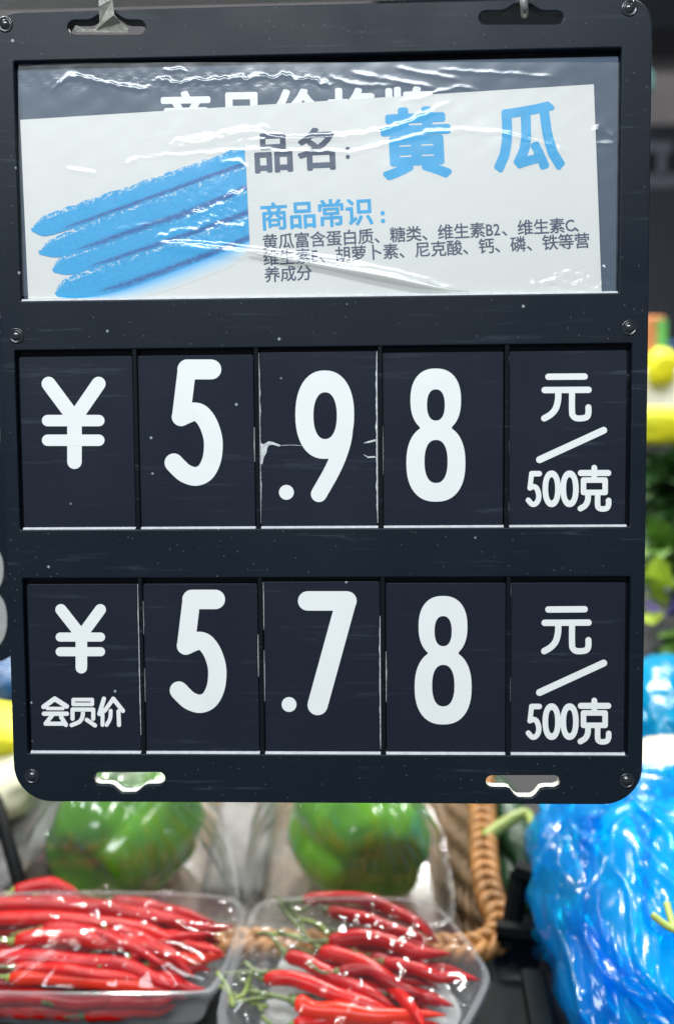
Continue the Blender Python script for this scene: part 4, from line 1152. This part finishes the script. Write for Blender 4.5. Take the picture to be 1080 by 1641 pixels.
def ell(name, label, cat, c, ax, mat, seed, amp=0.12, n=24, group=None):
    o = bag(name, label, c, ax, mat, seed, amp, n, 5.0); tag(o, label, cat, group); return o
cB = SL(1098, 1500, 0.02)
ell('cabbage', 'pale cabbage showing through the blue bag', 'cabbage', cB + S_U * 0.012, (0.060, 0.088, 0.044), M_CAB, 3, 0.10, 40)
bag_in = bag('bag_lining', '', Vector((0, 0, 0)), (0.072, 0.101, 0.053), M_BAG, 7.3, 0.16, 90, 3.2, knot=(0.3, 1.0))
o = bag('plastic_bag', '', cB, (0.076, 0.108, 0.056), M_BAG, 2.0, 0.105, 170, 3.4, knot=(-0.75, 0.75)); bag_in.parent = o; tag(o, 'crumpled translucent blue plastic bag in the lower right corner', 'bag')
# loose flaps of the same film lying double over the bag
from mathutils.bvhtree import BVHTree
bt = BVHTree.FromPolygons([tuple(v_.co) for v_ in o.data.vertices], [tuple(p_.vertices) for p_ in o.data.polygons])
M_FLAP = bag_film('blue_flap', (0.01, 0.70, 1.0), (0.0, 0.36, 0.90), 0.72)
def flap(edge_a, edge_b, seed, lift=0.003, nu=46, nv=22):
    A, B = catmull([Vector(p) for p in edge_a], 12), catmull([Vector(p) for p in edge_b], 12)
    v, f, ok = [], [], []
    for i in range(nu + 1):
        def along(Q):
            t_ = i / nu * (len(Q) - 1); k_ = min(int(t_), len(Q) - 2); return Q[k_].lerp(Q[k_ + 1], t_ - k_)
        a, b = along(A), along(B)
        for j in range(nv + 1):
            jag = 7 * noise.noise(Vector((i * 0.13, seed, 0)))
            q = a.lerp(b, j / nv) + Vector((jag, jag * 0.6))
            d_ = ray(q.x, q.y).normalized(); hit = bt.ray_cast(CAM - cB, d_)[0]
            if hit is None: v.append(Vector((0, 0, 0))); ok.append(False); continue
            wv = lift + 0.0030 * math.sin(j / nv * 6 + i * 0.07 + seed) * min(1, 3 * j / nv) + 0.0012 * noise.noise(Vector((i * 0.08, j * 0.2, seed)))
            v.append(hit - d_ * wv); ok.append(True)
    for i in range(nu):
        for j in range(nv):
            a = i * (nv + 1) + j; qd = (a, a + 1, a + nv + 2, a + nv + 1)
            if all(ok[k] for k in qd) and max((v[qd[0]] - v[k]).length for k in qd) < 0.02: f.append(qd)
    mk('bag_flap', v, f, M_FLAP, o, True)
flap([(925, 1310), (930, 1400), (938, 1500), (980, 1560)], [(962, 1300), (958, 1400), (975, 1490), (1040, 1570)], 1.0)
flap([(1005, 1295), (1022, 1340), (1030, 1390)], [(1050, 1300), (1046, 1345), (1034, 1392)], 2.0)
flap([(900, 1450), (920, 1560), (930, 1650)], [(950, 1470), (980, 1570), (1010, 1650)], 3.0)
flap([(960, 1520), (1020, 1570), (1090, 1610)], [(950, 1560), (1010, 1620), (1090, 1660)], 4.0)
flap([(1035, 1400), (1040, 1450), (1060, 1480), (1100, 1490)], [(1025, 1410), (1030, 1470), (1055, 1500), (1100, 1510)], 5.0)
# pale blue flap standing up from the bag's left side
v, f = [], []
nu, nv = 40, 40
for j in range(nv + 1):
    for i in range(nu + 1):
        s, q = i / nu, j / nv
        x = 862 + 105 * s + 14 * q; y = 1270 + (190 + 40 * s) * q
        p = SL(x, y, 0.012 + 0.006 * math.sin(s * 9 + q * 2) + 0.006 * noise.noise(Vector((s * 7, q * 2, 4)))); v.append(p)
for j in range(nv):
    for i in range(nu):
        a = j * (nu + 1) + i; f.append((a, a + nu + 1, a + nu + 2, a + 1))
o = mk('plastic_bag', v, f, M_BAG2, smooth=True); tag(o, 'thin pale blue plastic bag standing between black handle and blue bag', 'bag')
o.modifiers.new('solid', 'SOLIDIFY').thickness = 0.0004
pth = catmull([SL(1045, 1466, 0.10), SL(1072, 1486, 0.10), SL(1110, 1500, 0.10)], 6); v, f = tube(pth, 0.0018, 7)
yk = empty('yellow_stalk', 'forked yellow-green stalk lying on the blue bag', 'stalk'); mk('twig', v, f, M_STALK, yk, True)
pth = catmull([SL(1068, 1448, 0.10), SL(1074, 1470, 0.10), SL(1080, 1490, 0.10)], 6); v, f = tube(pth, 0.0018, 7); mk('twig', v, f, M_STALK, yk, True)
# upper cyan bag with a yellow packet in front
o = bag('plastic_bag', '', SL(1130, 1150, 0.01), (0.060, 0.060, 0.030), M_BAG2, 5.0, 0.10, 60, 8.0); tag(o, 'cyan plastic bag behind the yellow packet at the right edge', 'bag')
ell('snack_packet', 'pale yellow packet between two blue bags at right edge', 'packet', SL(1090, 1222, 0.045), (0.030, 0.022, 0.010), M_CREAM, 6, 0.10)

# leafy greens on the right, farther up the display
def leaf_mesh(name, L_, W_, curl, seed):
    v, f = [], []
    nu, nv = 10, 4
    for i in range(nu + 1):
        s = i / nu; wd = W_ * math.sin(math.pi * min(1, 0.08 + s * 0.92)) ** 0.7
        for j in range(-nv, nv + 1):
            q = j / nv
            z = curl * s * s * L_ + 0.25 * abs(q) * wd + 0.05 * L_ * noise.noise(Vector((s * 5, q * 3, seed))) * (0.3 + abs(q))
            v.append((q * wd, s * L_, z))
    w_ = 2 * nv + 1
    for i in range(nu):
        for j in range(2 * nv):
            a = i * w_ + j; f.append((a, a + 1, a + w_ + 1, a + w_))
    return mesh(name, v, f, True)
def bunch(label, px, py, w_, mat, nleaf, L_, W_, seed, aim=(0, 1, 0.6), spread=0.9, band=None):
    t = empty('leafy_greens', label, 'greens', 'bunches of greens on the right')
    r_ = random.Random(seed)
    ms = [leaf_mesh('leaf', L_, W_, r_.uniform(-0.5, 0.1), seed + k) for k in range(4)]
    for me in ms: me.materials.append(mat)
    c = SL(px, py, w_)
    A = Vector(aim).normalized()
    for k in range(nleaf):
        d_ = (A + Vector((r_.gauss(0, 1), r_.gauss(0, 1), r_.gauss(0, 1))) * spread * 0.5).normalized()
        o = link('leaf', ms[k % 4], None, t)
        o.rotation_euler = (d_.to_track_quat('Y', 'Z').to_matrix().to_4x4() @ Matrix.Rotation(r_.uniform(-1, 1), 4, 'Y')).to_euler()
        o.location = d_ * r_.uniform(-0.01, 0.02) + Vector((r_.uniform(-1, 1), r_.uniform(-1, 1), r_.uniform(-1, 1))) * L_ * 0.22
        s = r_.uniform(0.7, 1.15); o.scale = (s, s, s)
    if band:
        P_ = [Vector((math.cos(a) * band[0], 0, math.sin(a) * band[0] * 0.7)) for a in [2 * math.pi * i / 24 for i in range(25)]]
        v, f = [], []
        for p in P_[:-1]:
            for y in (-band[1], band[1]): v.append(p + Vector((0, y, 0)))
        for i in range(24): j = (i + 1) % 24; f.append((2 * i, 2 * j, 2 * j + 1, 2 * i + 1))
        o = mk('tape_band', v, f, M_PURP, t, True); o.rotation_euler = Vector((1, 0.25, 0.0)).to_track_quat('Y', 'Z').to_euler()
        o.modifiers.new('solid', 'SOLIDIFY').thickness = 0.001
        o['label'] = 'purple tape band round the greens'
    t.location = c
    return t
bunch('dark green leafy bunch beside the middle of the board', 1078, 790, 0.015, M_LEAFD, 90, 0.050, 0.014, 21, (0, -0.6, 0.5), 1.6)
bunch('mid green leafy bunch below the darker one at right', 1085, 900, 0.02, M_LEAFL, 70, 0.045, 0.011, 22, (-0.2, -0.6, 0.3), 1.5)
bunch('dark fringed bunch hanging over the mid green leaves', 1070, 850, 0.03, M_LEAFD, 60, 0.04, 0.009, 25, (0.1, -0.7, -0.4), 1.2)
bunch('lime green leaves tied with purple tape at right edge', 1062, 962, 0.030, M_LEAFY, 12, 0.034, 0.011, 23, (-0.3, -0.3, 0.6), 0.9, (0.020, 0.0055))
bunch('pale stems and leaves just above the cyan bag', 1075, 1040, 0.012, M_LEAFL, 26, 0.05, 0.007, 24, (1, -0.2, 0.1), 0.7)
# packages farther back, out of focus
def pkg(name, label, px0, py0, px1, py1, y, dpt, mat, cat, rad=0.01):
    a, b = PB(px0, py0, y), PB(px1, py1, y)
    v, f = box(min(a.x, b.x), max(a.x, b.x), y, y + dpt, min(a.z, b.z), max(a.z, b.z))
    o = mk(name, v, f, mat); bevel(o, rad, 3); tag(o, label, cat); return o
pkg('foam_box', 'white foam box behind the greens at the right edge', 985, 588, 1150, 668, 0.95, 0.16, M_FOAM, 'box', 0.012)
ell('yellow_squash', 'bright yellow squash lying just above the dark greens', 'squash', PB(1066, 684, 0.86), (0.095, 0.014, 0.022), M_YEL, 4.4, 0.16, 30)
pk = pkg('produce_box', 'blurred orange and green box left of blue packet in background', 1020, 506, 1068, 566, 1.00, 0.08, M_ORNG, 'box', 0.006)
a, b = PB(1052, 512, 0.999), PB(1067, 562, 0.999); v, f = box(a.x, b.x, 0.9975, 0.9995, b.z, a.z); mk('green_panel', v, f, M_GRNP, pk)
ell('lemon', 'round yellow lemon on the white foam box', 'lemon', PB(1059, 588, 0.93), (0.018, 0.018, 0.023), M_YEL, 8, 0.16)
pkg('blue_packet', 'small blue packet behind the yellow lemon', 1070, 545, 1120, 590, 1.05, 0.04, M_BLUE, 'packet', 0.006)
# cabinet and rail far behind
pkg('dark_cabinet', 'dark cabinet in the far background at right', 700, 305, 1400, 620, 1.9, 0.4, M_DARK, 'cabinet', 0.01)
rk = empty('grey_rack', 'grey rail rack standing above the dark cabinet', 'rack')
for (a_, b_, c_, d_) in ((800, 232, 1076, 243), (800, 284, 1300, 300), (1054, 243, 1066, 284)):
    p, q = PB(a_, b_, 2.0), PB(c_, d_, 2.0); v, f = box(p.x, q.x, 2.0, 2.03, q.z, p.z); mk('rack_bar', v, f, M_GREY, rk)
p, q = PB(700, 206, 2.1), PB(1400, 305, 2.1); v, f = box(p.x, q.x, 2.1, 2.12, q.z, p.z); mk('rack_panel', v, f, M_DARK, rk)
pkg('ceiling_beam', 'dark beam in the far background at the top right', 600, -120, 1500, 38, 2.3, 0.2, M_DARK, 'beam', 0.01)
pkg('teal_tag', 'small teal tag beside the upper right edge of the board', 1030, 108, 1049, 146, 0.9, 0.02, M_TEAL, 'tag', 0.01)

# left sliver: packets and a dark pole
ell('snack_packet', 'yellow and cream packet past the lower left edge of the board', 'packet', SL(-60, 1230, 0.03), (0.060, 0.055, 0.02), M_CREAM, 9, 0.06, 30)
ell('snack_packet', 'bright yellow packet wedged above the cream packet at left', 'packet', SL(-55, 1175, 0.05), (0.045, 0.030, 0.015), M_YEL, 10, 0.05, 24)
ell('snack_packet', 'dark blue packet above the yellow packet at the left edge', 'packet', SL(-40, 1085, 0.03), (0.050, 0.042, 0.02), M_BLUE, 12, 0.08, 30)
ell('wrapping_sheet', 'crumpled white wrapping at left of the dark green pepper', 'wrapping', SL(40, 1320, -0.01), (0.034, 0.060, 0.018), M_GFOAM, 13, 0.10, 40)
a, b = SL(-35, 1180, 0.05), SL(42, 1450, 0.02)
v, f = tube([a, a.lerp(b, .5), b], 0.0042, 10); o = mk('dark_pole', v, f, M_BLACK, smooth=True); tag(o, 'slanted dark pole at the lower left edge', 'pole')
